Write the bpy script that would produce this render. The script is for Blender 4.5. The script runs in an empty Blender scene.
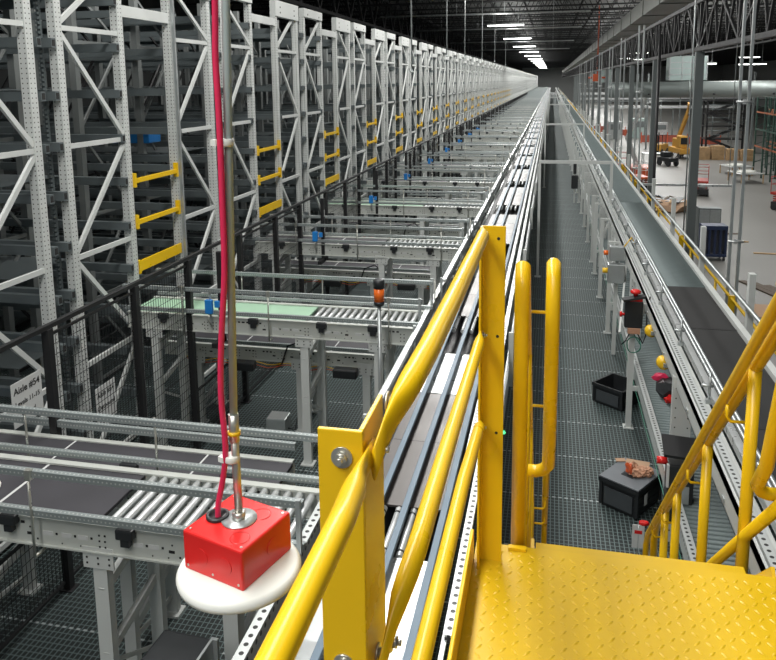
import bpy, bmesh, math, random
from mathutils import Vector, Matrix
R = random.Random(7)
SC = bpy.context.scene
COL = SC.collection
PI = math.pi

# ------------------------------------------------------------------ materials
def nd(nt, t, **k):
    n = nt.nodes.new(t)
    for a, b in k.items(): setattr(n, a, b)
    return n
def mth(nt, op, a, b=None):
    n = nd(nt, 'ShaderNodeMath', operation=op)
    for i, v in enumerate((a, b)):
        if v is None: continue
        if isinstance(v, (int, float)): n.inputs[i].default_value = v
        else: nt.links.new(v, n.inputs[i])
    return n.outputs[0]
def base(name, col, rough=.5, metal=0., spec=.5, emit=None, estr=0):
    m = bpy.data.materials.new(name); m.use_nodes = True
    b = m.node_tree.nodes['Principled BSDF']
    b.inputs['Base Color'].default_value = (*col, 1)
    b.inputs['Roughness'].default_value = rough
    b.inputs['Metallic'].default_value = metal
    b.inputs['Specular IOR Level'].default_value = spec
    if emit:
        b.inputs['Emission Color'].default_value = (*emit, 1)
        b.inputs['Emission Strength'].default_value = estr
    return m, m.node_tree, b
def noisy(name, col, rough=.5, metal=0., var=.12, scale=6., bump=0., spec=.5, stretch=None):
    """painted / metal surface with a gentle procedural variation in tone and gloss"""
    m, nt, b = base(name, col, rough, metal, spec)
    tc = nd(nt, 'ShaderNodeTexCoord'); mp = nd(nt, 'ShaderNodeMapping')
    nt.links.new(tc.outputs['Object'], mp.inputs[0])
    if stretch: mp.inputs['Scale'].default_value = stretch
    nz = nd(nt, 'ShaderNodeTexNoise'); nz.inputs['Scale'].default_value = scale; nz.inputs['Detail'].default_value = 4
    nt.links.new(mp.outputs[0], nz.inputs['Vector'])
    mx = nd(nt, 'ShaderNodeMix', data_type='RGBA')
    mx.inputs[6].default_value = (*[max(0, c*(1-var)) for c in col], 1)
    mx.inputs[7].default_value = (*[min(1, c*(1+var)) for c in col], 1)
    nt.links.new(nz.outputs[0], mx.inputs[0]); nt.links.new(mx.outputs[2], b.inputs['Base Color'])
    r = mth(nt, 'ADD', mth(nt, 'MULTIPLY', nz.outputs[0], .2), rough-.1); nt.links.new(r, b.inputs['Roughness'])
    if bump:
        bp = nd(nt, 'ShaderNodeBump'); bp.inputs['Strength'].default_value = bump; bp.inputs['Distance'].default_value = .01
        nt.links.new(nz.outputs[0], bp.inputs['Height']); nt.links.new(bp.outputs[0], b.inputs['Normal'])
    return m
def perforated(name, col, hole, pitch, cols, along='Z', across=('X', 'Y'), rad=.16, rough=.45, metal=.2):
    """sheet steel with rows of punched holes: rows run along one object axis"""
    m, nt, b = base(name, col, rough, metal)
    tc = nd(nt, 'ShaderNodeTexCoord'); sp = nd(nt, 'ShaderNodeSeparateXYZ'); nt.links.new(tc.outputs['Object'], sp.inputs[0])
    f = mth(nt, 'SUBTRACT', mth(nt, 'FRACT', mth(nt, 'DIVIDE', mth(nt, 'ADD', sp.outputs[along], 500), pitch)), .5)
    f2 = mth(nt, 'POWER', mth(nt, 'ABSOLUTE', f), 2)
    mask = None
    for a in across:
        g = mth(nt, 'DIVIDE', mth(nt, 'SUBTRACT', mth(nt, 'ABSOLUTE', sp.outputs[a]), cols), pitch)
        d = mth(nt, 'ADD', f2, mth(nt, 'POWER', mth(nt, 'ABSOLUTE', g), 2))
        k = mth(nt, 'LESS_THAN', d, rad*rad)
        mask = k if mask is None else mth(nt, 'MAXIMUM', mask, k)
    nz = nd(nt, 'ShaderNodeTexNoise'); nz.inputs['Scale'].default_value = 3
    nt.links.new(tc.outputs['Object'], nz.inputs['Vector'])
    m0 = nd(nt, 'ShaderNodeMix', data_type='RGBA')
    m0.inputs[6].default_value = (*[c*.88 for c in col], 1); m0.inputs[7].default_value = (*[min(1, c*1.1) for c in col], 1)
    nt.links.new(nz.outputs[0], m0.inputs[0])
    mx = nd(nt, 'ShaderNodeMix', data_type='RGBA'); nt.links.new(mask, mx.inputs[0])
    nt.links.new(m0.outputs[2], mx.inputs[6]); mx.inputs[7].default_value = (*hole, 1)
    nt.links.new(mx.outputs[2], b.inputs['Base Color'])
    return m
def grating(name, bar, gap, px, py, seam):
    """galvanised bar grating over the dark void, with the joints between its panels"""
    m, nt, b = base(name, bar, .5, .3)
    tc = nd(nt, 'ShaderNodeTexCoord'); sp = nd(nt, 'ShaderNodeSeparateXYZ'); nt.links.new(tc.outputs['Object'], sp.inputs[0])
    def line(ax, pitch, w):
        f = mth(nt, 'FRACT', mth(nt, 'DIVIDE', mth(nt, 'ADD', sp.outputs[ax], 500), pitch))
        return mth(nt, 'LESS_THAN', f, w)
    a = line('X', px, .2); c = line('Y', py, .14); s = line('Y', seam, .022)
    dash = line('X', px*1.5, .55)
    g = mth(nt, 'MAXIMUM', a, c); s = mth(nt, 'MULTIPLY', s, dash)
    mx = nd(nt, 'ShaderNodeMix', data_type='RGBA'); nt.links.new(g, mx.inputs[0])
    mx.inputs[6].default_value = (*gap, 1)
    nz = nd(nt, 'ShaderNodeTexNoise'); nz.inputs['Scale'].default_value = .8; nz.inputs['Detail'].default_value = 3
    nt.links.new(tc.outputs['Object'], nz.inputs['Vector'])
    m0 = nd(nt, 'ShaderNodeMix', data_type='RGBA'); nt.links.new(nz.outputs[0], m0.inputs[0])
    m0.inputs[6].default_value = (*[x*.65 for x in bar], 1); m0.inputs[7].default_value = (*[x*1.3 for x in bar], 1)
    nt.links.new(m0.outputs[2], mx.inputs[7])
    m2 = nd(nt, 'ShaderNodeMix', data_type='RGBA'); nt.links.new(s, m2.inputs[0])
    nt.links.new(mx.outputs[2], m2.inputs[6]); m2.inputs[7].default_value = (.42, .46, .46, 1)
    nt.links.new(m2.outputs[2], b.inputs['Base Color'])
    return m

M = {}
M['yellow'] = noisy('yellow_paint', (.80, .50, .007), .3, 0, .07, 5, .02)
M['plate'] = noisy('yellow_plate_paint', (.64, .41, .007), .36, 0, .12, 3, .02)
M['rackwhite'] = noisy('rack_grey_paint', (.60, .62, .60), .42, .1, .1, 2)
M['brace'] = noisy('brace_galvanised', (.66, .68, .66), .4, .2, .1, 3)
M['rackperf'] = perforated('rack_upright_steel', (.62, .64, .62), (.04, .04, .04), .05, .028, 'Z', ('X', 'Y'), .15)
M['darkrail'] = noisy('dark_rail_steel', (.15, .175, .18), .4, .4, .25, 3)
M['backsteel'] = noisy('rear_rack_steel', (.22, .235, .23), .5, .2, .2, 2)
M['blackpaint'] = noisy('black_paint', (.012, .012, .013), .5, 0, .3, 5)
M['galv'] = noisy('galvanised_steel', (.50, .53, .53), .33, .65, .15, 9)
M['galvlight'] = noisy('bright_galvanised', (.68, .70, .70), .3, .5, .12, 9)
M['conduit'] = noisy('painted_conduit', (.40, .47, .46), .45, .1, .1, 20)
M['zinc'] = noisy('zinc_rod', (.60, .60, .55), .3, .8, .1, 20)
M['railperf'] = perforated('slotted_guide_rail', (.33, .37, .37), (.62, .64, .62), .03, .0, 'X', ('Y', 'Z'), .2, .4, .5)
M['stripperf'] = perforated('slotted_side_strip', (.66, .69, .68), (.04, .04, .04), .06, .0, 'Y', ('X', 'Z'), .22, .35, .4)
M['frame'] = noisy('conveyor_side_frame', (.60, .62, .58), .4, .2, .08, 4)
M['hole'] = base('punched_hole_dark', (.015, .015, .015), .8)[0]
M['belt'] = noisy('black_belt', (.045, .043, .05), .55, 0, .35, 3)
M['beltworn'] = noisy('dusty_black_belt', (.014, .014, .014), .7, 0, .5, 1.5)
M['greenfilm'] = noisy('green_film_belt', (.36, .56, .40), .35, 0, .12, 5, .1)
M['roller'] = noisy('roller_zinc', (.70, .72, .72), .34, .5, .1, 12)
M['dimroller'] = noisy('dull_roller', (.15, .185, .185), .6, .2, .2, 6)
M['sheet'] = noisy('steel_sheet', (.40, .41, .41), .5, .35, .2, 2)
M['brightsheet'] = noisy('bright_steel_sheet', (.55, .57, .57), .3, .5, .15, 2)
M['darksheet'] = noisy('dark_steel_sheet', (.075, .066, .062), .35, .3, .25, 2)
M['bluestrip'] = noisy('blue_grey_wear_strip', (.12, .17, .22), .45, .2, .1, 6)
M['red'] = noisy('red_box_paint', (.66, .020, .018), .22, 0, .15, 12)
M['redcable'] = noisy('red_cable', (.72, .03, .10), .35, 0, .08, 30)
M['white'] = noisy('white_plastic', (.74, .75, .70), .4, 0, .06, 12)
M['signwhite'] = noisy('sign_white', (.62, .63, .62), .5, 0, .05, 12)
M['ink'] = base('sign_ink', (.02, .02, .02), .6)[0]
M['blackplastic'] = noisy('black_plastic', (.018, .020, .022), .42, 0, .2, 8)
M['greyplastic'] = noisy('dark_grey_plastic', (.055, .062, .068), .4, 0, .15, 8)
M['lidgrey'] = noisy('tote_lid_grey', (.16, .175, .19), .45, 0, .15, 8)
M['orange'] = noisy('orange_lens', (.85, .16, .02), .2, 0, .1, 8)
M['amber'] = noisy('yellow_cap', (.85, .52, .02), .35, 0, .1, 8)
M['blue'] = noisy('blue_plastic', (.02, .22, .62), .35, 0, .1, 8)
M['green'] = noisy('green_wire', (.03, .17, .11), .4, 0, .1, 8)
M['greenlight'] = base('green_indicator', (.05, .6, .2), .4, emit=(.1, 1, .35), estr=3)[0]
M['paper'] = noisy('brown_paper', (.50, .27, .17), .7, 0, .2, 20, .3)
M['card'] = noisy('cardboard', (.42, .27, .17), .8, 0, .1, 6)
M['concrete'] = noisy('concrete_floor', (.185, .182, .17), .45, 0, .18, .25)
M['roofdeck'] = noisy('roof_deck', (.12, .125, .12), .7, .2, .3, .4, stretch=(1, .1, 1))
M['joist'] = noisy('dark_joist', (.022, .023, .024), .5, .2, .2, 2)
M['duct'] = noisy('duct_grey', (.19, .20, .18), .5, .2, .12, .6)
M['roundduct'] = noisy('round_duct_metal', (.30, .34, .33), .45, .4, .1, .5)
M['column'] = noisy('column_grey', (.16, .18, .18), .45, .1, .1, 1)
M['wall'] = noisy('far_wall', (.26, .27, .265), .8, 0, .1, .2)
M['darkwall'] = noisy('dark_wall', (.05, .055, .055), .8, 0, .2, .2)
M['lamp'] = base('lamp_tube', (1, 1, 1), .4, emit=(1, 1, .97), estr=14)[0]
M['orangepaint'] = noisy('orange_paint', (.60, .10, .03), .4, 0, .15, 4)
M['machineyellow'] = noisy('machine_yellow', (.50, .27, .05), .4, 0, .15, 3)
M['machinered'] = noisy('machine_red', (.38, .04, .03), .4, 0, .15, 3)
M['rackgreen'] = noisy('rack_green', (.03, .07, .055), .5, 0, .15, 2)
M['rackorange'] = noisy('rack_beam_orange', (.28, .085, .035), .5, 0, .2, 2)
M['wood'] = noisy('pallet_wood', (.48, .32, .17), .8, 0, .2, 3)
M['darkwood'] = noisy('dark_board', (.11, .085, .065), .8, 0, .2, 3)
M['barrier'] = noisy('barrier_red', (.36, .09, .06), .6, 0, .15, 1)
M['hvac'] = noisy('air_handler_skin', (.42, .52, .50), .45, .1, .08, 1)
M['navy'] = noisy('navy_paint', (.02, .035, .09), .4, 0, .1, 4)
M['floor'] = grating('deck_grating', (.15, .20, .197), (.018, .024, .024), .045, .06, .96)

# ------------------------------------------------------------------ mesh builder
class MB:
    def __init__(s): s.v = []; s.f = []; s.m = []; s.sm = []; s.mats = []; s.c = 0
    def mat(s, m):
        m = M[m] if isinstance(m, str) else m
        if m not in s.mats: s.mats.append(m)
        s.c = s.mats.index(m); return s
    def add(s, vs, fs, smooth=False):
        o = len(s.v); s.v += [tuple(v) for v in vs]
        for f in fs: s.f.append([i+o for i in f]); s.m.append(s.c); s.sm.append(smooth)
        return s
    def box(s, x0, x1, y0, y1, z0, z1, T=None):
        vs = [Vector((x, y, z)) for z in (z0, z1) for y in (y0, y1) for x in (x0, x1)]
        if T is not None: vs = [T @ v for v in vs]
        return s.add(vs, [(0, 2, 3, 1), (4, 5, 7, 6), (0, 1, 5, 4), (2, 6, 7, 3), (0, 4, 6, 2), (1, 3, 7, 5)])
    def bbox(s, x0, x1, y0, y1, z0, z1, b=.005, T=None):
        """box with chamfered edges"""
        bm = bmesh.new(); bmesh.ops.create_cube(bm, size=1)
        for v in bm.verts: v.co = Vector(((x0+x1)/2+v.co.x*(x1-x0), (y0+y1)/2+v.co.y*(y1-y0), (z0+z1)/2+v.co.z*(z1-z0)))
        bmesh.ops.bevel(bm, geom=bm.edges[:], offset=b, segments=2, affect='EDGES', profile=.5)
        bm.verts.index_update()
        vs = [(T @ v.co) if T is not None else v.co.copy() for v in bm.verts]
        s.add(vs, [[v.index for v in f.verts] for f in bm.faces], False); bm.free(); return s
    def bar(s, a, b, w, h, up=(0, 0, 1)):
        """rectangular bar from a to b; w across, h along 'up'"""
        a = Vector(a); b = Vector(b); d = (b-a).normalized(); up = Vector(up)
        if abs(d.dot(up)) > .99: up = Vector((0, 1, 0))
        sd = d.cross(up).normalized(); u = sd.cross(d)
        vs = [p+sd*(i*w/2)+u*(j*h/2) for p in (a, b) for i, j in ((-1, -1), (1, -1), (1, 1), (-1, 1))]
        return s.add(vs, [(0, 3, 2, 1), (4, 5, 6, 7), (0, 1, 5, 4), (1, 2, 6, 5), (2, 3, 7, 6), (3, 0, 4, 7)])
    def tube(s, pts, r, n=8, cap=True, rads=None):
        pts = [Vector(p) for p in pts]; o = []; prev = None
        for i, p in enumerate(pts):
            d = (pts[min(i+1, len(pts)-1)]-pts[max(i-1, 0)]).normalized()
            if prev is None:
                up = Vector((0, 0, 1)) if abs(d.z) < .9 else Vector((1, 0, 0)); u = d.cross(up).normalized()
            else: u = (prev-d*prev.dot(d)).normalized()
            prev = u; w = d.cross(u); rr = rads[i] if rads else r
            rx, ry = rr if isinstance(rr, tuple) else (rr, rr)
            for k in range(n):
                t = 2*PI*k/n; o.append(p+u*math.cos(t)*rx+w*math.sin(t)*ry)
        fs = []
        for i in range(len(pts)-1):
            for k in range(n):
                a = i*n+k; b = i*n+(k+1) % n; fs.append((a, b, b+n, a+n))
        s.add(o, fs, True)
        if cap:
            k0 = len(s.v)-len(o)
            s.f.append(list(range(k0+n-1, k0-1, -1))); s.m.append(s.c); s.sm.append(False)
            k1 = k0+(len(pts)-1)*n
            s.f.append(list(range(k1, k1+n))); s.m.append(s.c); s.sm.append(False)
        return s
    def lathe(s, c, prof, n=24, T=None):
        """profile [(r,z)...] turned about a vertical axis through c"""
        c = Vector(c); o = []
        for r, z in prof:
            for k in range(n):
                t = 2*PI*k/n; v = Vector((c.x+r*math.cos(t), c.y+r*math.sin(t), c.z+z)); o.append(T @ v if T is not None else v)
        fs = [(i*n+k, i*n+(k+1) % n, (i+1)*n+(k+1) % n, (i+1)*n+k) for i in range(len(prof)-1) for k in range(n)]
        fs.append(list(range(n-1, -1, -1))); fs.append([(len(prof)-1)*n+k for k in range(n)])
        return s.add(o, fs, True)
    def blob(s, c, rx, ry, rz, seed=0, rough=.2, sub=2):
        bm = bmesh.new(); bmesh.ops.create_icosphere(bm, subdivisions=sub, radius=1); q = random.Random(seed)
        bm.verts.index_update()
        vs = []
        for v in bm.verts:
            k = 1+q.uniform(-rough, rough); vs.append((c[0]+v.co.x*rx*k, c[1]+v.co.y*ry*k, c[2]+v.co.z*rz*k))
        s.add(vs, [[v.index for v in f.verts] for f in bm.faces], rough < .15); bm.free(); return s
    def mesh(s, name):
        me = bpy.data.meshes.new(name); me.from_pydata(s.v, [], s.f)
        for m in s.mats: me.materials.append(m)
        me.polygons.foreach_set('material_index', s.m); me.polygons.foreach_set('use_smooth', s.sm); me.update()
        return me
    def build(s, name, parent=None, loc=(0, 0, 0), rot=(0, 0, 0)):
        o = bpy.data.objects.new(name, s.mesh(name)); COL.objects.link(o); o.location = loc; o.rotation_euler = rot
        if parent is not None: o.parent = parent
        return o
def mb(m): return MB().mat(m)
def tag(o, label=None, cat=None, group=None, kind=None):
    if label: o['label'] = label
    if cat: o['category'] = cat
    if group: o['group'] = group
    if kind: o['kind'] = kind
    return o
def thing(name, label, cat, loc=(0, 0, 0), rz=0, group=None):
    o = bpy.data.objects.new(name, None); COL.objects.link(o); o.location = loc; o.rotation_euler = (0, 0, rz)
    o.empty_display_size = .1
    return tag(o, label, cat, group)
CH = {}
def inst(name, me, parent, loc=(0, 0, 0), rot=(0, 0, 0)):
    o = bpy.data.objects.new(name, me); COL.objects.link(o); o.location = loc; o.rotation_euler = rot; o.parent = parent
    return o
def struct(name, b): return tag(b.build(name), kind='structure')
def text_mesh(name, txt, size, mat, parent, loc, rot):
    cu = bpy.data.curves.new(name, 'FONT'); cu.body = txt; cu.size = size; cu.align_x = 'CENTER'; cu.align_y = 'CENTER'
    cu.extrude = .0008; cu.offset = .0012*size/.09
    t = bpy.data.objects.new(name+'_curve', cu); COL.objects.link(t)
    me = bpy.data.meshes.new_from_object(t.evaluated_get(bpy.context.evaluated_depsgraph_get()))
    bpy.data.objects.remove(t); bpy.data.curves.remove(cu)
    me.materials.clear(); me.materials.append(M[mat])
    return inst(name, me, parent, loc, rot)

ORD = ['first', 'second', 'third', 'fourth', 'fifth', 'sixth', 'seventh', 'eighth', 'ninth', 'tenth', 'eleventh', 'twelfth',
       'thirteenth', 'fourteenth', 'fifteenth', 'sixteenth']
def nth(i): return ORD[i]
PER = 4.12                    # rack aisles repeat every 4.2 m
GZ = -4.0                     # warehouse ground below the mezzanine deck (deck top is z = 0)
YEND = 300.

# ------------------------------------------------------------------ camera (vanishing points measured on the photograph)
F = 740.; ppx, ppy = 388., 200.
yv = Vector((552-ppx, -(80-ppy), -F)).normalized()           # blender camera axes: x right, y up, -z forward
xv_ = 440.; vy = ppy+(F*F+(552-ppx)*(xv_-ppx))/120.
dn = Vector((xv_-ppx, -(vy-ppy), -F)).normalized()
zv = -dn; xv = yv.cross(zv).normalized(); zv = xv.cross(yv).normalized()
cam = bpy.data.cameras.new('camera'); cam.sensor_width = 36; cam.lens = F/776*36
cam.shift_x = 0; cam.shift_y = -(330-ppy)/776
cam.clip_start = .05; cam.clip_end = 600
co = bpy.data.objects.new('camera', cam); COL.objects.link(co)
Rm = Matrix((xv, yv, zv))                                    # rows = world axes in camera space  => world <- camera
co.matrix_world = Matrix.Translation((0, 0, 4.6)) @ Rm.to_4x4()
SC.camera = co

# ------------------------------------------------------------------ setting
struct('floor', mb('floor').box(-22, 3.0, -3, YEND, -.04, 0))
struct('trim_1', mb('galv').box(3.0, 3.03, -3, YEND, -.25, .1))
struct('ground', mb('concrete').box(-40, 70, -5, YEND+5, GZ-.1, GZ))
struct('ceiling', mb('roofdeck').box(-40, 70, -5, YEND+5, 10.6, 10.7))
struct('wall_back', mb('wall').box(-40, 70, YEND, YEND+.3, GZ, 10.6))
struct('wall_left', mb('darkwall').box(-22.3, -22, -5, YEND, GZ, 10.6))
struct('wall_right', mb('wall').box(62, 62.3, -5, YEND, GZ, 10.6))

# roof trusses, each one a thing across the hall
def joist_mesh(x0, x1, zb, zt):
    b = mb('joist'); n = int((x1-x0)/1.1)
    b.box(x0, x1, -.07, .07, zb-.05, zb+.05); b.box(x0, x1, -.07, .07, zt-.05, zt+.05)
    for i in range(n):
        xa = x0+(x1-x0)*i/n; xb = x0+(x1-x0)*(i+.5)/n; xc = x0+(x1-x0)*(i+1)/n
        b.bar((xa, 0, zb), (xb, 0, zt), .05, .05); b.bar((xb, 0, zt), (xc, 0, zb), .05, .05)
    return b.mesh('roof_joist')
jm = joist_mesh(-21.5, 60, 9.3, 10.45)
for i in range(68):
    y = 22+i*4.0
    o = bpy.data.objects.new('roof_joist', jm); COL.objects.link(o); o.location = (0, y, 0)
    tag(o, 'long black open web roof joist under the dark roof deck', 'roof joist', 'black open web roof joists')
gm = mb('joist')
for x in (-14, -6.5, 1.0): pass
girder = MB().mat('joist')
def girder_mesh():
    b = mb('joist'); y0, y1, zb, zt = 10, YEND-1, 8.2, 10.2
    b.box(-.1, .1, y0, y1, zb-.08, zb+.08); b.box(-.1, .1, y0, y1, zt-.08, zt+.08)
    n = 98
    for i in range(n):
        ya = y0+(y1-y0)*i/n; yb = y0+(y1-y0)*(i+.5)/n; yc = y0+(y1-y0)*(i+1)/n
        b.bar((0, ya, zb), (0, yb, zt), .14, .14); b.bar((0, yb, zt), (0, yc, zb), .14, .14)
    return b.mesh('roof_girder')
gme = girder_mesh()
for x, lb in ((21.0, 'black lattice roof girder over the open hall at right'),
              (-11.5, 'black lattice roof girder above the storage racks')):
    o = bpy.data.objects.new('roof_girder', gme); COL.objects.link(o); o.location = (x, 0, 0); tag(o, lb, 'roof girder')
gb = mb('blackpaint').box(-.07, .07, 12, 280, 5.27, 5.37).box(-.07, .07, 12, 280, 6.45, 6.55)
for i in range(268):
    gb.bar((0, 12+i, 5.35), (0, 12.5+i, 6.5), .05, .05); gb.bar((0, 12.5+i, 6.5), (0, 13+i, 5.35), .05, .05)
    if i % 4 == 0: gb.box(-.04, .04, 11.96+i, 12.04+i, 5.35, 6.5).bar((0, 12+i, 5.35), (0, 14+i, 6.5), .06, .06).bar((0, 14+i, 6.5), (0, 16+i, 5.35), .06, .06)
o = gb.build('roof_girder', None, (3.58, 0, 0))
tag(o, 'deep black lattice girder carried by the row of dark grey columns', 'roof girder')
# long square duct under the roof
d = thing('air_duct', 'long grey rectangular duct running under the roof toward the far end', 'duct')
mb('duct').box(3.62, 4.65, 15, 280, 7.2, 7.85).build('duct_run', d)
flm = mb('duct').box(3.59, 4.68, 0, .06, 7.17, 7.88).mesh('joint_flange')
for i in range(34): inst('joint_flange', flm, d, (0, 18+i*5, 0))
# big round duct across the right hand hall
d = thing('round_duct', 'large round silver duct crossing the open hall at right', 'duct')
mb('roundduct').tube([(4.2, 60, 3.78), (40, 60, 3.78)], .6, 24).build('duct_barrel', d)
sm_ = mb('roundduct')
for i in range(9): sm_.tube([(6+i*4, 60, 3.78), (6.12+i*4, 60, 3.78)], .625, 24)
sm_.build('duct_seams', d)
for x in (7.2, 11.8, 15.9): mb('blackplastic').lathe((x, 59.5, 3.45), [(.07, -.06), (.1, 0), (.07, .06)], 10).build('air_nozzle', d)
for x0, x1, z0, z1, y, lb in ((8.9, 11.6, 4.45, 6.3, 61.5, 'pale green air handling unit above the round duct beside a grey column'),
                              (3.9, 5.9, 4.3, 5.6, 79, 'pale air handling unit further back left of the round duct end')):
    t = thing('air_handling_unit', lb, 'air handler')
    mb('hvac').bbox(x0, x1, y, y+2, z0, z1, .04).build('casing', t)
    r_ = mb('galv')
    for k in range(1, 4): r_.box(x0-.02, x1+.02, y-.03, y, z0+(z1-z0)*k/4-.04, z0+(z1-z0)*k/4+.04)
    for k in range(0, 4): r_.box(x0+(x1-x0)*k/3-.04, x0+(x1-x0)*k/3+.04, y-.03, y, z0, z1)
    r_.build('casing_ribs', t)
    for sx in (x0+.9, x1-.2): mb('galv').tube([(sx, y+1, z1), (sx, y+1, 10.6)], .03, 6).build('hanger', t)

# fluorescent fittings
def light_fitting(x, y, z, L, label, group=None, rz=0):
    t = thing('ceiling_light', label, 'ceiling light', (x, y, z), rz, group)
    inst('housing', CH['lh'], t); inst('tube', CH['lt'], t)
    for sx in (-.9, .9): inst('hanger', CH['lc'], t, (sx, 0, 0))
    return t
CH['lh'] = mb('galvlight').bbox(-1.35, 1.35, -.16, .16, 0, .09, .015).mesh('housing')
CH['lt'] = mb('lamp').bbox(-1.3, 1.3, -.13, .13, -.06, 0, .02).mesh('tube')
CH['lc'] = mb('galv').tube([(0, 0, .09), (0, 0, 2.0)], .012, 5).mesh('hanger')
ys = [56, 74, 91.5, 109, 127, 145, 163, 181, 200, 220, 240, 260]
for i, y in enumerate(ys):
    light_fitting(-3.4+i*.04, y, 8.6, 2.6, f'{nth(i)} long white ceiling light from the camera in the row above the racks')
for (x, y, z, lb) in ((17.6, 60, 7.7, 'bright white strip light high at right beside the twin steel posts'),
                      (14.2, 78, 6.0, 'white strip light above the round duct right of the dark column'),
                      (20.2, 84, 6.0, 'white strip light above the round duct behind the twin steel posts'),
                      (25.5, 88, 5.6, 'white strip light at the right edge above the round duct'),
                      (9.5, 92, 7.6, 'white strip light left of the pale air handler'),
                      (9.4, 104, 7.3, 'small distant white strip light among the grey columns'),
                      (13.6, 122, 7.6, 'faraway white strip light near the dark column'),
                      (26.5, 112, 7.4, 'faraway white strip light high at the right edge')):
    light_fitting(x, y, z, 2.6, lb)

# sprinkler pipes and hanging conduits above the conveyors
for i, y in enumerate((48, 62, 83, 104)):
    t = thing('sprinkler_pipe', f'{nth(i)} thin pale sprinkler pipe crossing under the roof above the racks', 'pipe', (0, y, 8.75))
    mb('galvlight').tube([(-11, 0, 0), (2.2, 0, 0)], .05, 8).build('pipe', t)
    for x in (-9, -6, -3, 0): mb('galv').tube([(x, 0, 0), (x, 0, 1.8)], .012, 5).build('hanger', t)
for i, (x, y, zb) in enumerate(((-3.9, 21, 4.9), (-4.0, 29, 5.6), (-4.1, 36, 5.7), (-4.1, 45, 5.9), (-4.1, 55, 6.0), (-4.1, 68, 6.0))):
    tag(mb('galv').tube([(0, 0, 0), (0, 0, 10.6-zb)], .022, 6).tube([(0, 0, -.05), (0, 0, 0)], .05, 6).build('hanging_conduit', None, (x, y, zb)),
        f'{nth(i)} thin vertical conduit hanging from the roof in front of the rack tops', 'conduit')

# ------------------------------------------------------------------ storage racks at left
XR = -5.25
ZT = 6.15
PY = (-1.44, -.24, .24, 1.43)
up_b = mb('rackperf')
up_b.box(-.05, .05, -.055, .055, 0, ZT)
CH['upright'] = up_b.mesh('upright')
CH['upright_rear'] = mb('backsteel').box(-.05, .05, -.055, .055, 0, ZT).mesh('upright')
tz = mb('darkrail')
for i in range(int(ZT/.05)): tz.box(-.02, .02, -.03, .0, i*.05, i*.05+.028)
tz.box(-.02, .02, 0, .03, 0, ZT)
CH['rack_comb'] = tz.mesh('toothed_strip')
HZ = [.08, 1.37, 2.66, 3.93, 5.22]
def frame_braces(mat, mirror, y0, y1):
    """list of meshes: horizontals and alternating diagonals between two uprights"""
    out = []
    ya, yb = y0+.05, y1-.05
    for z in HZ+[6.05]:
        out.append(mb(mat).bar((0, ya, z), (0, yb, z), .035, .055).mesh('brace'))
    for i, z in enumerate(HZ):
        zt = (HZ+[6.05])[i+1]
        s_ = (i % 2 == 0) != mirror
        a, b = ((ya, z+.06), (yb, zt-.06)) if s_ else ((yb, z+.06), (ya, zt-.06))
        out.append(mb(mat).bar((0, a[0], a[1]), (0, b[0], b[1]), .035, .055).mesh('brace'))
    return out
brA = frame_braces('brace', False, PY[0], PY[1]); brB = frame_braces('brace', False, PY[2], PY[3])
brA2 = frame_braces('brace', True, PY[0], PY[1]); brB2 = frame_braces('brace', True, PY[2], PY[3])
def joined(name, mat, fn):
    b = mb(mat); fn(b); return b.mesh(name)
def rear_lattice(b):
    for (y0, y1) in ((PY[0], PY[1]), (PY[2], PY[3])):
        for i, z in enumerate(HZ):
            zt = (HZ+[6.05])[i+1]
            b.bar((0, y0, z), (0, y1, z), .035, .05)
            b.bar((0, y0, z), (0, y1, zt), .03, .04) if i % 2 else b.bar((0, y1, z), (0, y0, zt), .03, .04)
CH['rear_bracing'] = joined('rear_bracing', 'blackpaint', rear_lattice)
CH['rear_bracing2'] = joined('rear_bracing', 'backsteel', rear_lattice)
rl = mb('darkrail').box(-8.2, 0, -.035, .035, -.05, .05)
rl.box(-.004, .002, -.035, .035, -.05, -.038).mat('hole').box(-.002, .003, -.024, .024, -.034, .034)
CH['rail'] = rl.mesh('shelf_rail')
RZ = [.60, 1.17, 1.73, 2.28, 2.83, 3.40, 3.94, 4.49, 5.05, 5.6]
RY = (PY[1]+.13, PY[3]-.10, PY[0]+.1, PY[2]-.12)
def farbr(b):
    for (y0, y1) in ((PY[0], PY[1]), (PY[2], PY[3])):
        for i, z in enumerate(HZ):
            zt = (HZ+[6.05])[i+1]
            b.bar((0, y0, z), (0, y1, z), .035, .055)
            b.bar((0, y0, z), (0, y1, zt), .035, .055) if i % 2 else b.bar((0, y1, z), (0, y0, zt), .035, .055)
CH['farbr'] = joined('brace_lattice', 'brace', farbr)
def farrl(b):
    for y in RY:
        for z in RZ: b.box(-3.2, .05, y-.035, y+.035, z-.05, z+.05)
CH['farrl'] = joined('shelf_rails', 'darkrail', farrl)
cp = mb('rackwhite').box(-.04, .07, PY[0]-.06, PY[1]+.06, ZT-.28, ZT+.02).box(-.04, .07, PY[2]-.06, PY[3]+.06, ZT-.16, ZT+.02)
cp.mat('hole')
for y in (PY[0]+.2, PY[1]-.2, PY[2]+.2, PY[3]-.2):
    for z in (ZT-.1, ZT-.2): cp.box(.065, .072, y-.02, y+.02, z-.015, z+.015)
CH['cap'] = cp.mesh('top_plate')
pan = mb('darkrail')
for z in (1.2, 2.3, 3.4, 4.5, 5.6): pan.box(-8.1, -.9, .3, 1.35, z+.05, z+.06)
CH['pan'] = pan.mesh('storage_tray')
NR = 68
lab_rack = ['nearest grey storage rack at the left edge, its braced end frame beside the red cable',
            'second grey storage rack, standing right behind the red cable',
            'third grey storage rack beyond the red cable, with open braced end frames']
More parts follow.
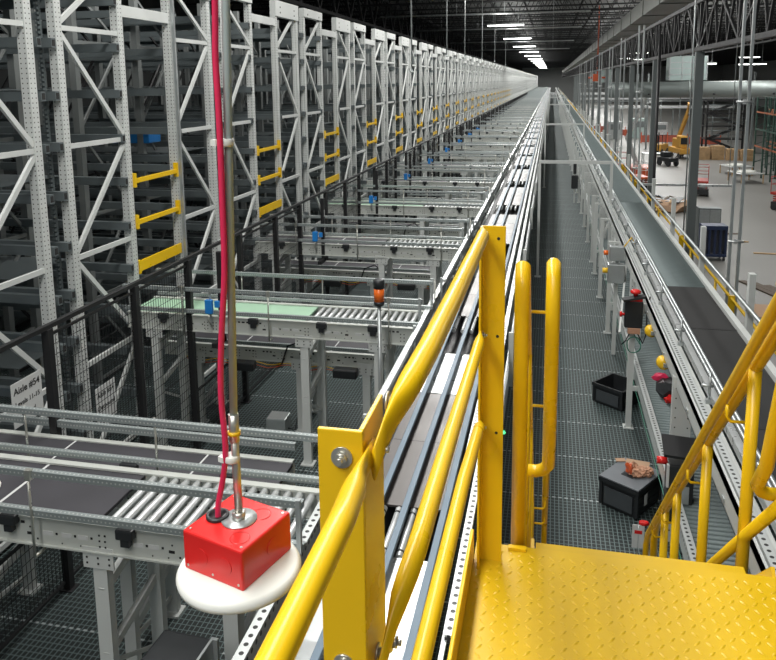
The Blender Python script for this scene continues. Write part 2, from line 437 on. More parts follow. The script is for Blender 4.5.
for k in range(NR):
    yc = 6.97+PER*k
    if k < 3: lb = lab_rack[k]; gp = 'grey storage racks along the mesh fence'
    elif k < 12: lb = f'{nth(k)} grey storage rack from the camera along the black mesh fence'; gp = 'grey storage racks along the mesh fence'
    else: lb = 'distant grey storage rack toward the far end of the hall'; gp = 'distant grey storage racks'
    t = thing('storage_rack', lb, 'storage rack', (XR, yc, 0), 0, gp)
    for y in PY: inst('upright', CH['upright'], t, (0, y, 0))
    inst('top_plate', CH['cap'], t)
    if k < 7:
        A_, B_ = ((brA, brB) if k == 0 else (brA2, brB2) if k % 2 else (brA, brB))
        for me in A_: inst('brace', me, t, (.02, 0, 0))
        for me in B_: inst('brace', me, t, (.02, 0, 0))
        for y in (PY[1]+.16, PY[2]-.1): inst('toothed_strip', CH['rack_comb'], t, (-.12, y, 0))
        for dx in (-1.5, -3.0, -4.6, -6.4):
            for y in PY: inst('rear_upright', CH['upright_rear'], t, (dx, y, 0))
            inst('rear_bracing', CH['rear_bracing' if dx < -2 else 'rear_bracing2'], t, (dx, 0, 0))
        for y in (RY if k < 4 else RY[:2]):
            for z in RZ: inst('shelf_rail', CH['rail'], t, (.06, y, z))
        inst('storage_tray', CH['pan'], t)
    else:
        inst('brace_lattice', CH['farbr'], t, (.02, 0, 0))
        inst('shelf_rails', CH['farrl'], t)
        for dx in (-1.5, -3.0):
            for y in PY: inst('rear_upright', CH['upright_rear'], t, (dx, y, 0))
# ties and yellow bars across the mouths of the aisles (between the racks)
tieb = mb('brace').box(-.03, .03, -.572, .572, -.07, .07).mesh('cross_tie')
ybar = mb('yellow').bar((0, -.565, 0), (0, .565, 0), .045, .055).box(-.03, .03, -.572, -.53, -.08, .10).box(-.03, .03, .53, .572, -.08, .12).mesh('yellow_bar')
yplate = mb('yellow').box(-.012, .012, -.572, .572, -.07, .07).box(-.03, .012, -.572, -.52, -.10, .08).mesh('yellow_kick_plate')
for k in range(0, 22):
    ya = 6.97+PER*.5+PER*k
    where = ['first', 'second', 'third', 'fourth', 'fifth', 'sixth', 'seventh'][k]+' open aisle from the left edge' if k < 7 else None
    for z, nm, me, what in ((3.38, 'safety_bar', ybar, 'upper'), (2.84, 'safety_bar', ybar, 'middle'), (2.26, 'kick_plate', yplate, 'bottom')):
        o = bpy.data.objects.new(nm, me); COL.objects.link(o); o.location = (XR+.05, ya, z)
        if k < 7: tag(o, f'{what} yellow {"bar" if me is ybar else "plate"} across the {where}', 'safety bar', 'yellow bars across the rack aisles')
        else: tag(o, 'tiny yellow bar across a distant rack aisle', 'safety bar', 'yellow bars across the distant rack aisles')
    o = bpy.data.objects.new('cross_tie', tieb); COL.objects.link(o); o.location = (XR+.02, ya, 5.5 if k == 0 else 5.75)
    if k < 7: tag(o, f'pale steel tie high across the {where}', 'tie beam', 'pale ties across the rack aisles')
    else: tag(o, 'pale steel tie high across a distant rack aisle', 'tie beam', 'pale ties across the distant rack aisles')
tag(mb('galv').box(-.02, .02, -.02, .02, 0, 6.3).build('corner_trim', None, (XR+.09, 9.655, 0)), 'thin shiny galvanised angle fixed up the rack post right of the yellow bars', 'trim')
t = thing('tote', 'bright blue storage tote inside the rack, seen through the first open aisle', 'tote', (-6.9, 11.5, 3.62))
mb('blue').bbox(-.45, .3, -.2, .2, 0, .2, .02).build('tote_body', t); mb('blue').box(-.47, .32, -.22, .22, .18, .22).build('rim', t)
for i, (x, y, z) in enumerate(((-6.6, 5.0, .655), (-6.9, 6.2, .655))):
    t = thing('tote', ('dark blue tote low in the rack at the left edge behind the fence', 'dark blue tote low in the rack beside the first sign')[i], 'tote', (x, y, z))
    mb('navy').bbox(-.3, .3, -.2, .2, 0, .3, .02).build('tote_body', t); mb('blue').box(-.32, .32, -.22, .22, .28, .31).build('rim', t)

# ------------------------------------------------------------------ black mesh fence
XF = -4.26
fence = thing('mesh_fence', 'long black wire mesh fence with dark posts between the racks and the conveyors', 'fence')
post = mb('blackpaint').box(-.035, .035, -.035, .035, 0, 2.5).box(-.07, .07, -.06, .06, 0, .012).mesh('post')
def panel_mesh(L, z0, z1):
    b = mb('blackpaint')
    n = int(L/.05)
    for i in range(n+1):
        y = L*i/n; b.box(-.0018, .0018, y-.0022, y+.0022, z0, z1)
    m_ = int((z1-z0)/.1)
    for j in range(m_+1):
        z = z0+(z1-z0)*j/m_; b.box(-.0022, .0022, 0, L, z-.0022, z+.0022)
    for z in (z0, z1): b.box(-.012, .012, 0, L, z-.012, z+.012)
    return b.mesh('mesh_panel')
P1m = panel_mesh(1.30, .1, 2.44); P2m = panel_mesh(1.08, .1, 2.44); P3m = panel_mesh(1.5, .1, .8)
mb('blackpaint').box(XF-.022, XF+.022, 3.6, 290, 2.5, 2.54).build('top_rail', fence)
for k in range(-1, 32):
    for y in (5.42, 6.82, 8.0):
        if k < 0 and y < 8 or False: pass
        yy = y+PER*k
        if yy > 3.2: inst('post', post, fence, (XF, yy, 0))
    if k >= 0:
        inst('mesh_panel', P1m, fence, (XF, 5.47+PER*k, 0)); inst('mesh_panel', P2m, fence, (XF, 6.87+PER*k, 0))
    if k < 12 and k >= 0: inst('low_mesh_panel', P3m, fence, (XF, 8.06+PER*k, 0))
inst('low_mesh_panel', P3m, fence, (XF, 3.86, 0))
gp_ = mb('blackpaint').box(-.03, .03, -.03, .03, 1.5, 2.62).box(-.03, .03, -.25, .03, 1.5, 1.56)
gp_.mat('signwhite').box(.03, .033, -.008, .008, 2.0, 2.1).box(.03, .033, -.008, .008, 2.3, 2.42)
gpm = gp_.mesh('slotted_gate_post')
for k in range(0, 14): inst('slotted_gate_post', gpm, fence, (XF+.42, 8.0+PER*k, 0))

# signs on the racks
def sign(x, y, z, w, h, lines, label, rx=0):
    t = thing('aisle_sign', label, 'sign', (x, y, z)); t.rotation_euler = (rx, 0, 0)
    mb('signwhite').box(-.006, 0, -w/2, w/2, -h/2, h/2).build('board', t)
    for txt, s, dz in lines: text_mesh('lettering', txt, s, 'ink', t, (.001, 0, dz), (PI/2, 0, PI/2))
sign(-4.9, 5.88, 1.60, .42, .44, (('Aisle #54', .095, .13), ('Levels 11-15', .068, 0.0), ('Inbound', .06, -.12)), 'white sign reading Aisle 54 Levels 11-15 behind the fence at left')
sign(-4.9, 7.12, 1.02, .38, .44, (('Aisle #54', .085, .12), ('Outbound', .08, -.03)), 'white sign reading Aisle 54 Outbound behind the fence, right of the first sign')
t = thing('aisle_sign', 'small blank looking white sign beside the slotted black post, above the green belt', 'sign', (-4.5, 9.5, 2.25))
mb('signwhite').box(-.005, 0, -.14, .14, -.2, .2).build('board', t)

# ------------------------------------------------------------------ cross conveyors between racks and main line
def sideframe(b, x0, x1, y0, y1, z0, z1, face, seed):
    b.mat('frame').box(x0, x1, y0, y1, z0, z1)
    b.box(x0, x1, y0-.015*(face < 0), y1+.015*(face > 0), z1-.012, z1+.003); b.box(x0, x1, y0-.015*(face < 0), y1+.015*(face > 0), z0, z0+.012)
    q = random.Random(seed); b.mat('hole'); yf = y0 if face < 0 else y1; x = x0+.05; zz = z1-z0
    while x < x1-.1:
        typ = q.randint(0, 3)
        if typ == 0:
            for dx in (0, .05, .1): b.box(x+dx, x+dx+.028, yf-.003, yf+.003, z1-.06, z1-.042)
        elif typ == 1:
            for dx in (0, .04):
                for dz in (.04, .08, .12): b.box(x+dx, x+dx+.012, yf-.003, yf+.003, z0+dz, z0+dz+.012)
        elif typ == 2:
            b.box(x, x+.04, yf-.003, yf+.003, z0+.07, z0+.088); b.box(x+.07, x+.082, yf-.003, yf+.003, z0+.04, z0+.052)
            b.box(x+.02, x+.03, yf-.003, yf+.003, z0+.12, z0+.13)
        else:
            b.mat('signwhite').box(x, x+.07, yf-.003, yf+.003, z0+.08, z0+.11); b.mat('hole')
            b.box(x+.09, x+.105, yf-.003, yf+.003, z0+.09, z0+.105); b.box(x+.13, x+.138, yf-.003, yf+.003, z0+.03, z0+.038)
        x += q.uniform(.10, .15)
    return b
def rail_m(x0, x1):
    return mb('railperf').box(x0, x1, -.02, .02, -.022, .022).mesh('guide_rail')
X0, X1 = -5.1, -1.47
CH['sf_f'] = sideframe(MB(), X0, X1, 3.86, 3.90, 1.61, 1.815, -1, 3).mesh('side_frame')
CH['sf_b'] = sideframe(MB(), X0, X1, 4.50, 4.54, 1.61, 1.815, -1, 5).mesh('side_frame')
CH['cbelt'] = mb('belt').box(X0, -2.82, 3.905, 4.495, 1.775, 1.80).mat('signwhite').box(-3.62, -3.60, 3.905, 4.495, 1.80, 1.8015).mesh('belt')
CH['cbeltg'] = mb('greenfilm').box(X0, -2.82, 3.905, 4.495, 1.775, 1.80).mat('signwhite').box(-3.92, -3.905, 3.905, 4.495, 1.80, 1.8015).mesh('belt')
CH['rol'] = mb('roller').tube([(0, 3.905, 1.783), (0, 4.495, 1.783)], .027, 10).mesh('roller')
def bedf(b):
    for i in range(15): b.tube([(-2.74+.085*i, 3.905, 1.783), (-2.74+.085*i, 4.495, 1.783)], .027, 6)
CH['bed'] = joined('roller_bed', 'roller', bedf)
CH['grail'] = rail_m(X0, X1+.1); CH['grail_s'] = rail_m(-5.1, -2.0)
CH['rod'] = mb('zinc').tube([(0, 3.775, 1.58), (0, 3.775, 2.18)], .009, 6).tube([(0, 3.775, 1.585), (0, 3.86, 1.585)], .012, 6).box(-.02, .02, 3.765, 3.80, 2.12, 2.19).mesh('rail_rod')
CH['rodb'] = mb('zinc').tube([(0, 4.63, 1.7), (0, 4.63, 2.18)], .009, 6).tube([(0, 4.54, 1.7), (0, 4.63, 1.7)], .012, 6).mesh('rail_rod')
CH['clip'] = mb('blackplastic').bbox(-.06, .06, 3.80, 3.86, 1.76, 1.83, .01).box(-.03, .03, 3.81, 3.85, 1.71, 1.76).mesh('sensor_bracket')
CH['clipb'] = mb('blackplastic').bbox(-.07, .07, 4.55, 4.60, 1.74, 1.83, .01).mat('red').box(-.012, .012, 4.545, 4.552, 1.78, 1.80).mesh('photo_sensor')
def legf(y0, y1, zt):
    b = mb('rackwhite')
    for y in (y0, y1):
        b.box(-.05, .05, y-.004, y+.004, .02, zt); b.box(-.05, -.042, y, y+.06, .02, zt); b.box(.042, .05, y, y+.06, .02, zt)
        b.box(-.08, .08, y-.05, y+.1, 0, .015)
        b.box(-.11, .11, y-.014, y-.004, zt-.1, zt+.05)
    b.bar((0, y0, zt-.28), (0, y1+.05, zt-.12), .04, .07); b.bar((0, y0, zt-.75), (0, y1+.05, zt-.6), .04, .06)
    b.bar((0, y0, zt-.8), (0, y1+.05, zt-1.2 if zt > 1.3 else .12), .015, .03)
    b.mat('hole')
    for y in (y0,):
        for z in (zt-.03, zt-.07):
            for x in (-.08, 0, .08): b.box(x-.006, x+.006, y-.018, y-.012, z, z+.012)
    return b.mesh('leg_frame')
CH['leg'] = legf(3.87, 4.49, 1.60); CH['legl'] = legf(4.66, 5.30, .98)
def thin_end(b):
    b.box(-.014, .014, 3.76, 3.79, 1.86, 2.2); b.box(-.014, .014, 4.61, 4.64, 1.83, 2.2)
CH['endpost'] = joined('end_post', 'galv', thin_end)
# small feeder curve-off strips and blue valve
CH['valve'] = mb('blue').bbox(-.045, .045, 3.74, 3.80, 1.88, 2.05, .008).bbox(.06, .12, 3.78, 3.83, 1.95, 2.03, .008).mesh('blue_valve')
CH['valveb'] = mb('galv').box(-.012, .012, 3.80, 3.815, 1.7, 2.18).mat('zinc').tube([(0, 3.77, 1.88), (-.02, 3.76, 1.8), (.02, 3.78, 1.72)], .008, 6).mesh('valve_bracket')
CH['lf'] = sideframe(MB(), X0, -2.0, 4.70, 4.74, .95, 1.13, -1, 11).mesh('side_frame')
CH['lb'] = sideframe(MB(), X0, -2.0, 5.34, 5.38, .95, 1.13, -1, 13).mesh('side_frame')
CH['lbelt'] = mb('belt').box(X0, -2.0, 4.745, 5.335, 1.10, 1.125).mat('signwhite').box(-4.0, -3.985, 4.745, 5.335, 1.125, 1.127).box(-2.75, -2.735, 4.745, 5.335, 1.125, 1.127).mesh('belt')
wv = [(-4.9+.1*i, 4.67, .93+.02*math.sin(i*1.3)) for i in range(29)]
CH['wires'] = mb('amber').tube(wv, .006, 5).mat('orangepaint').tube([(p[0], p[1]-.01, p[2]-.03+.012*math.sin(p[0]*9)) for p in wv], .006, 5).mat('blackplastic').tube([(-3.4, 4.66, .93), (-3.3, 4.64, 1.2), (-3.1, 4.64, 1.28), (-2.95, 4.66, 1.1)], .012, 6).mesh('cable_bundle')
CH['motor'] = mb('blackplastic').bbox(-.16, .16, 4.5, 4.64, .86, .98, .02).mesh('drive_motor')
NC = 66
desc0 = {0: 'nearest cross conveyor with black belt and bright rollers at lower left',
         1: 'cross conveyor with a pale green belt and rollers behind the nearest one'}
for k in range(NC):
    y = PER*k
    if k in desc0: lb = desc0[k]; gp = 'raised cross conveyors between racks and main line'
    elif k < 12: lb = f'{nth(k)} raised cross conveyor from the camera, running from the racks to the main line'; gp = 'raised cross conveyors between racks and main line'
    else: lb = 'distant raised cross conveyor toward the far end'; gp = 'distant raised cross conveyors'
    t = thing('cross_conveyor', lb, 'conveyor', (0, y, 0), 0, gp)
    inst('side_frame', CH['sf_f'], t); inst('side_frame', CH['sf_b'], t)
    inst('belt', CH['cbeltg' if k in (1, 3) else 'cbelt'], t)
    if k < 4:
        for i in range(15): inst('roller', CH['rol'], t, (-2.74+.085*i, 0, 0))
    else: inst('roller_bed', CH['bed'], t)
    for yy, z in ((3.805, 1.885), (3.805, 2.157), (4.60, 1.84), (4.60, 2.157)):
        inst('guide_rail', CH['grail'], t, (0, yy, z))
    if k < 12:
        for x in (-4.3, -3.2, -1.75): inst('rail_rod', CH['rod'], t, (x, 0, 0)); inst('rail_rod', CH['rodb'], t, (x+.4, 0, 0))
        for x in (-3.42, -2.57, -4.6, -1.95): inst('sensor_bracket', CH['clip'], t, (x, 0, 0))
        for x in (-3.0, -2.2): inst('photo_sensor', CH['clipb'], t, (x, 0, 0))
        inst('end_post', CH['endpost'], t, (X1+.08, 0, 0))
    if k >= 1 and k < 10:
        inst('valve_bracket', CH['valveb'], t, (-3.95, 0, 0)); inst('blue_valve', CH['valve'], t, (-3.95, 0, 0))
    for x in (-4.75, -2.8, -1.9): inst('leg_frame', CH['leg'], t, (x, 0, 0))
for k in range(0, 24):
    y = PER*k
    gp = 'low outbound conveyors'
    if k < 7: lb = f'{nth(k)} low conveyor from the camera with black belt, beneath the raised ones'
    else: lb = 'distant low conveyor beneath the raised cross conveyors'; gp = 'distant low outbound conveyors'
    t = thing('low_conveyor', lb, 'conveyor', (0, y, 0), 0, gp)
    if k == 0: t.scale = (1, 1, 1.36)
    inst('side_frame', CH['lf'], t); inst('side_frame', CH['lb'], t); inst('belt', CH['lbelt'], t)
    for yy, z in ((4.66, 1.2), (5.42, 1.2)): inst('guide_rail', CH['grail_s'], t, (0, yy, z))
    for x in (-4.6, -3.15, -2.25): inst('leg_frame', CH['legl'], t, (x, 0, 0))
    if 0 < k < 6: inst('cable_bundle', CH['wires'], t); inst('drive_motor', CH['motor'], t, (-3.9, 0, 0)); inst('drive_motor', CH['motor'], t, (-2.5, 0, 0))
# odd curved guide at near conveyor end, white cable loop on the near belt
tag(mb('galv').tube([(-2.0, 4.25, 1.86), (-1.82, 4.22, 1.88), (-1.68, 4.14, 1.88), (-1.6, 4.02, 1.87)], .022, 8).build('curved_guide'),
    'short curved steel guide lying over the rollers behind the red box', 'guide')
tag(mb('white').tube([(-3.95+.22*math.cos(a*.3), 4.08+.16*math.sin(a*.3), 1.812) for a in range(-6, 9)], .009, 6).build('cable_loop'),
    'white cable loop lying on the black belt at the left edge', 'cable')
t = thing('signal_beacon', 'orange and black signal beacon on a thin pole beside the green belt conveyor', 'beacon', (-1.812, 7.7, .23))
mb('galv').tube([(0, 0, -.23), (0, 0, 1.93)], .022, 10).build('pole', t)
mb('galv').bbox(-.06, .06, -.06, .06, -.23, -.218, .003).build('foot_plate', t)
mb('blackplastic').lathe((0, 0, 1.93), [(.055, 0), (.06, .02), (.06, .045)], 20).build('base_ring', t)
mb('orange').lathe((0, 0, 1.975), [(.058, 0), (.058, .15)], 20).build('orange_lens', t)
mb('blackplastic').lathe((0, 0, 2.125), [(.062, 0), (.062, .09), (.045, .10)], 20).build('cap', t)
t = thing('junction_box', 'grey metal junction box on the grating beside the low conveyor leg', 'junction box', (-3.45, 8.72, 0), .05)
mb('galv').bbox(-.13, .13, -.12, .12, 0, .24, .008).build('box_body', t); mb('galvlight').box(-.12, .12, -.11, .11, .24, .246).build('cover', t)
mb('blackplastic').tube([(.13, 0, .07), (.22, .02, .05), (.27, .08, .3), (.28, .1, .8)], .01, 6).build('cable', t)
t = thing('motor_housing', 'black box motor housing with a galvanised bracket at the bottom edge', 'motor', (-2.05, 3.44, 1.12), -.05)
mb('blackplastic').bbox(-.17, .16, -.16, .17, 0, .24, .02).build('housing', t)
mb('galv').box(.165, .18, -.16, .14, .05, .27).box(.18, .21, -.16, -.14, .05, .27).box(.18, .21, .12, .14, .05, .27).build('bracket', t)
mb('rackwhite').box(-.05, .05, -.05, .05, -1.12, 0).build('stand', t)

# ------------------------------------------------------------------ main line: long conveyor with wear strips
ml = thing('main_conveyor', 'long main conveyor of steel plates with three blue grey strips running to the far end', 'conveyor')
mb('stripperf').box(-.03, .03, .4, 290, -.1, .03).build('side_frame', ml, (-1.43, 0, 1.80))
mb('stripperf').box(-.022, .022, .4, 290, -.1, .03).build('side_frame', ml, (-.552, 0, 1.80))
mb('galv').box(-.40, -.36, .4, 290, 1.50, 1.68).build('lower_channel', ml)
mb('blackpaint').box(-1.40, -.575, .4, 290, 1.62, 1.64).build('under_pan', ml)
for x in (-1.05, -.87, -.615): mb('bluestrip').bbox(x-.022, x+.022, .4, 290, 1.84, 1.87, .004).build('wear_strip', ml)
for x, z in ((-1.25, 1.84), (-.47, 1.80)): mb('galv').box(x-.012, x+.012, .4, 290, z-.03, z).build('guide_strip', ml)
shb = mb('brightsheet').box(-1.17, -.60, 0, 1.0, 1.785, 1.80).mesh('steel_plate')
shp = mb('sheet').box(-1.17, -.60, 0, 1.03, 1.785, 1.80).mesh('steel_plate')
dkp = mb('darksheet').box(-1.17, -.60, 0, 1.82, 1.785, 1.80).mat('hole')
for q_ in (.91,): dkp.box(-1.165, -.605, q_, q_+.004, 1.80, 1.801)
dkp = dkp.mesh('steel_plate')
trol = mb('roller').tube([(0, 0, 1.785), (0, .5, 1.785)], .022, 10).mat('blackplastic').tube([(0, .04, 1.785), (0, .055, 1.785)], .024, 8).tube([(0, .44, 1.785), (0, .455, 1.785)], .024, 8).mesh('transfer_roller')
def tbed(b):
    for i in range(6): b.tube([(-1.13+.1*i, 0, 1.785), (-1.33+.1*i, .5, 1.785)], .022, 6)
tbm = joined('transfer_bed', 'roller', tbed)
for k in range(-1, 67):
    y = PER*k
    # plate, transfer rollers opposite each cross conveyor, dark plate, plate
    if k >= 0 or True:
        if y+2.55 > .5 and k < 1: inst('steel_plate', shb, ml, (0, y+2.93, 0))
        if k < 6 and y+3.95 > .5:
            for i in range(6): inst('transfer_roller', trol, ml, (-1.13+.1*i, y+3.95, 0))
        elif y+3.95 > .5: inst('transfer_bed', tbm, ml, (0, y+3.95, 0))
        if y+4.5 > .5: inst('steel_plate', dkp, ml, (0, y+4.47, 0))
        if y+6.1 > .5: inst('steel_plate', shb if k < 1 else shp, ml, (0, y+6.31, 0))
legm = mb('rackwhite').box(-1.44, -1.36, -.03, .03, 0, 1.66).box(-.56, -.48, -.03, .03, 0, 1.66).box(-1.44, -.48, -.02, .02, 1.2, 1.28).mesh('leg_frame')
for k in range(0, 34): inst('leg_frame', legm, ml, (0, 2.6+PER*k, 0))
gr = thing('guard_rail_run', 'broken line of galvanised guard tubes along the left side of the main conveyor', 'guard rail')
gseg = mb('galvlight').box(-.022, .022, 0, 2.55, -.022, .022).mesh('tube')
gpst = mb('galv').box(-.015, .015, -.015, .015, -.3, 0).mesh('post')
for k in range(-1, 32):
    y = 5.1+PER*k
    if y < 1: continue
    inst('tube', gseg, gr, (-1.30, y, 2.05))
    inst('post', gpst, gr, (-1.36, y+.15, 2.05)); inst('post', gpst, gr, (-1.36, y+2.3, 2.05))
gr2 = thing('guard_rail_run', 'galvanised guard strips along the walkway side of the main conveyor', 'guard rail')
gp2 = mb('rackwhite').box(-.025, .025, -.02, .02, 0, .45).mesh('post')
mb('stripperf').box(-.020, .020, 3.2, 290, -.02, .02).build('slotted_strip', gr2, (-.43, 0, 1.92))
for k in range(34): inst('post', gp2, gr2, (-.355, 3.6+PER*k*.95, 1.55))

# white gantry frames over the walkway
gfm = mb('rackwhite').box(-.23-.03, -.23+.03, -.03, .03, 0, 2.7).box(1.37-.03, 1.37+.03, -.03, .03, 0, 2.7)
gfm = gfm.mesh('portal_legs')
cbm = mb('rackwhite').box(-.26, 1.40, -.03, .03, 2.70, 2.77).mesh('crossbeam')
legp = mb('rackwhite').box(-.03, .03, -.03, .03, 0, 2.7).box(-.07, .07, -.07, .07, 0, .012).mesh('leg')
for i, y in enumerate((17.4, 32.5, 58.7, 84, 112)):
    t = thing('portal_frame', f'{nth(i)} white portal frame from the camera standing across the walkway', 'portal frame', (0, y, 0), 0, 'white portal frames')
    inst('crossbeam', cbm, t); inst('leg', legp, t, (-.23, 0, 0)); inst('leg', legp, t, (1.37, 0, 0))

# ------------------------------------------------------------------ right hand conveyors (upper belt, lower rollers)
uc = thing('belt_conveyor', 'long upper conveyor at right, black belt near and grey rollers beyond', 'conveyor')
mb('rackwhite').box(1.25, 1.28, 4.2, 280, 1.62, 1.78).box(1.25, 1.30, 4.2, 280, 1.77, 1.78).box(1.25, 1.31, 4.2, 280, 1.62, 1.63).build('side_channel', uc)
mb('stripperf').box(-.03, .03, 4.2, 280, -.14, .04).build('slotted_channel', uc, (1.34, 0, 1.75))
mb('rackwhite').box(1.375, 1.45, 4.2, 280, 1.66, 1.70).build('inner_flange', uc)
mb('rackwhite').box(2.10, 2.17, 4.2, 280, 1.62, 1.84).build('side_channel', uc)
mb('galvlight').box(1.44, 1.50, 4.2, 280, 1.76, 1.83).build('belt_edge', uc)
mb('beltworn').bbox(1.50, 2.09, 4.2, 10.4, 1.74, 1.80, .006).build('belt', uc)
sb = mb('hole')
for y in (6.1, 8.6): mb('hole').box(1.50, 2.09, y, y+.05, 1.80, 1.803).build('belt_seam', uc)
rm = mb('dimroller').tube([(1.50, 0, 1.775), (2.10, 0, 1.775)], .028, 8).mesh('roller')
for i in range(96): inst('roller', rm, uc, (0, 10.46+i*.075, 0))
rr = mb('dimroller')
for i in range(900): rr.tube([(1.50, 17.66+i*.147, 1.775), (2.10, 17.66+i*.147, 1.775)], .05, 6, cap=False)
tag(rr.build('rollers', uc), kind='stuff')
for x, z, r in ((1.40, 2.06, .019), (1.48, 1.98, .019), (2.20, 2.06, .024)): mb('galv').tube([(x, 4.2, z), (x, 280, z)], r, 8).build('guide_tube', uc)
rdm = mb('galv').tube([(0, 0, -.2), (0, 0, .06)], .012, 6).tube([(-.07, 0, -.06), (.03, 0, -.06)], .014, 6).box(-.03, .03, -.02, .02, -.22, -.18).mesh('tube_bracket')
for i in range(30): inst('tube_bracket', rdm, uc, (1.38, 5.0+i*1.45, 2.06))
pm = mb('rackwhite').box(-.035, .035, -.05, .05, 0, 2.32).mesh('side_post')
for i in range(22): inst('side_post', pm, uc, (2.36, 9.2+i*2.9, 0))
bl_ = mb('galv').box(.02, .035, -.03, .03, 0, .03).mesh('bearing_block')
for i in range(40): inst('bearing_block', bl_, uc, (1.22, 5.2+i*.72, 1.66))
lc = thing('roller_conveyor', 'long lower conveyor at right with dull grey rollers under the belt conveyor', 'conveyor')
mb('stripperf').box(-.035, .035, 4.2, 280, -.14, .04).build('side_channel', lc, (1.225, 0, .70))
mb('rackwhite').box(2.02, 2.08, 4.2, 280, .56, .74).build('side_channel', lc)
mb('blackpaint').box(1.27, 2.01, 4.2, 280, .60, .62).build('under_pan', lc)
rm2 = mb('dimroller').tube([(1.27, 0, .70), (2.01, 0, .70)], .027, 8).mesh('roller')
for i in range(98): inst('roller', rm2, lc, (0, 4.9+i*.068, 0))
rr = mb('dimroller')
for i in range(950): rr.tube([(1.27, 11.60+i*.147, .69), (2.01, 11.60+i*.147, .69)], .05, 6, cap=False)
tag(rr.build('rollers', lc), kind='stuff')
wp = []
for i in range(120): wp.append((1.175, 4.5+i*.16, .53+.006*math.sin(i*.9)))
mb('green').tube(wp, .006, 5).build('green_wire', lc)
cyc = mb('amber').lathe((0, 0, 0), [(.03, -.07), (.065, -.06), (.075, 0), (.065, .05), (.03, .06)], 16).mat('galv').box(-.01, .09, -.02, .02, .0, .1).mesh('yellow_cap')
for x, y, z in ((1.25, 9.15, 1.56), (1.25, 8.1, 1.56)): inst('yellow_cap', cyc, uc, (x, y, z), (PI/2, 0, 0))
ftm = mb('rackwhite').box(-.035, .035, -.035, .035, .0, 1.72).box(-.065, .065, -.065, .065, .0, .015)
ftm.mat('galv').tube([(.045, .045, .01), (.045, .045, .04)], .012, 6).tube([(-.045, -.045, .01), (-.045, -.045, .04)], .012, 6)
ftm = ftm.mesh('support_leg')
brm = mb('rackwhite').bar((0, 0, .55), (.15, 0, .55), .04, .06).bar((0, 0, 1.3), (.16, 0, 1.68), .03, .04).bar((0, 0, 1.70), (.22, 0, 1.70), .04, .04).mesh('leg_brace')
for i, y in enumerate([9.77, 13.6, 15.9, 17.9, 19.1, 21.5, 23.8, 26.2, 28.6, 31]+[33.5+2.6*j for j in range(30)]):
    inst('support_leg', ftm, uc, (1.10, y, 0)); inst('leg_brace', brm, uc, (1.10, y, 0))
chm = mb('rackwhite').box(1.20, 1.38, -.004, .004, 0, 1.74).box(1.20, 1.208, 0, .07, 0, 1.74).box(1.372, 1.38, 0, .07, 0, 1.74)
chm.mat('hole')
for z in range(16): chm.box(1.225, 1.237, -.006, -.003, .12+z*.1, .132+z*.1); chm.box(1.343, 1.355, -.006, -.003, .12+z*.1, .132+z*.1)
chm = chm.mesh('channel_leg')
for i, y in enumerate((7.25, 11.3, 15.0, 18.6, 22.4, 26, 30)): inst('channel_leg', chm, uc, (.02, y, 0))
bd = mb('rackwhite').bar((1.10, 0, .75), (1.32, 1.5, 1.6), .03, .05).mesh('diagonal_brace')
for y in (9.8, 11.4, 13.6): inst('diagonal_brace', bd, uc, (0, y, 0))

# control stations on the legs
t = thing('emergency_stop_station', 'black emergency stop station with red buttons on a leg above the open tote', 'control box', (1.09, 9.62, 1.45)); t.scale = (.85, .85, .85)
mb('blackplastic').bbox(-.13, .13, -.09, .06, 0, .42, .015).build('box_body', t)
mb('blackplastic').bar((-.17, -.1, .44), (.15, -.06, .50), .14, .03).build('hood', t)
mb('red').lathe((.02, -.02, .46), [(.03, 0), (.035, .06), (.075, .07), (.08, .1), (.05, .125)], 16).bbox(-.08, .12, -.1, .0, .42, .47, .01).build('red_mushroom_button', t)
mb('red').tube([(-.13, -.04, .2), (-.17, -.04, .2)], .022, 10).tube([(-.17, -.04, .2), (-.2, -.04, .2)], .042, 12).build('red_side_button', t)
mb('paper').bbox(-.08, .1, -.095, -.02, -.09, 0, .008).build('cable_gland_plate', t)
lo = [(.02+.1*math.cos(a*.35), -.05+.02*math.sin(a), -.27+.13*math.sin(a*.35)) for a in range(20)]
mb('green').tube([(0, -.04, -.08)]+lo, .009, 6).build('green_cable', t)
mb('blackplastic').tube([(.06, -.04, -.08), (.15, -.02, -.25), (.2, 0, -.1), (.2, .05, .3), (.26, .2, .42)], .012, 6).tube([(-.04, -.04, -.08), (-.1, -.04, -.22), (-.16, -.04, -.28)], .011, 6).build('black_cable', t)
t = thing('control_station', 'black tilted control box on a bracket beside the closed tote', 'control box', (1.235, 6.80, .48))
mb('blackplastic').bbox(-.11, .12, -.08, .1, .05, .62, .015).build('box_body', t)
mb('blackpaint').bar((-.15, .02, .76), (.15, .02, .74), .26, .03, (0, -.35, 1)).build('tilted_cover', t)
mb('galv').bbox(.0, .08, -.095, -.075, .25, .42, .005).build('name_plate', t)
mb('red').tube([(-.2, .0, .62), (-.11, .0, .62)], .035, 12).build('red_button', t)
mb('signwhite').box(-.12, -.1, -.09, -.05, .4, .62).build('white_strip', t)
mb('blackplastic').tube([(.03, -.08, .08), (.02, -.12, -.12), (-.05, -.14, -.2), (.1, -.15, -.22), (.2, -.05, .0), (.42, .1, .25), (.6, .2, .28)], .016, 8).build('cable', t)
mb('rackwhite').box(-.02, .02, .02, .06, -.45, .05).build('stand', t)
t = thing('switch_box', 'grey switch box with orange and yellow knobs clamped on a white leg', 'control box', (1.02, 12.4, 1.28))
mb('galv').bbox(-.05, .22, -.08, .08, 0, .32, .012).bbox(-.03, .2, -.07, .07, .38, .62, .012).build('box_body', t)
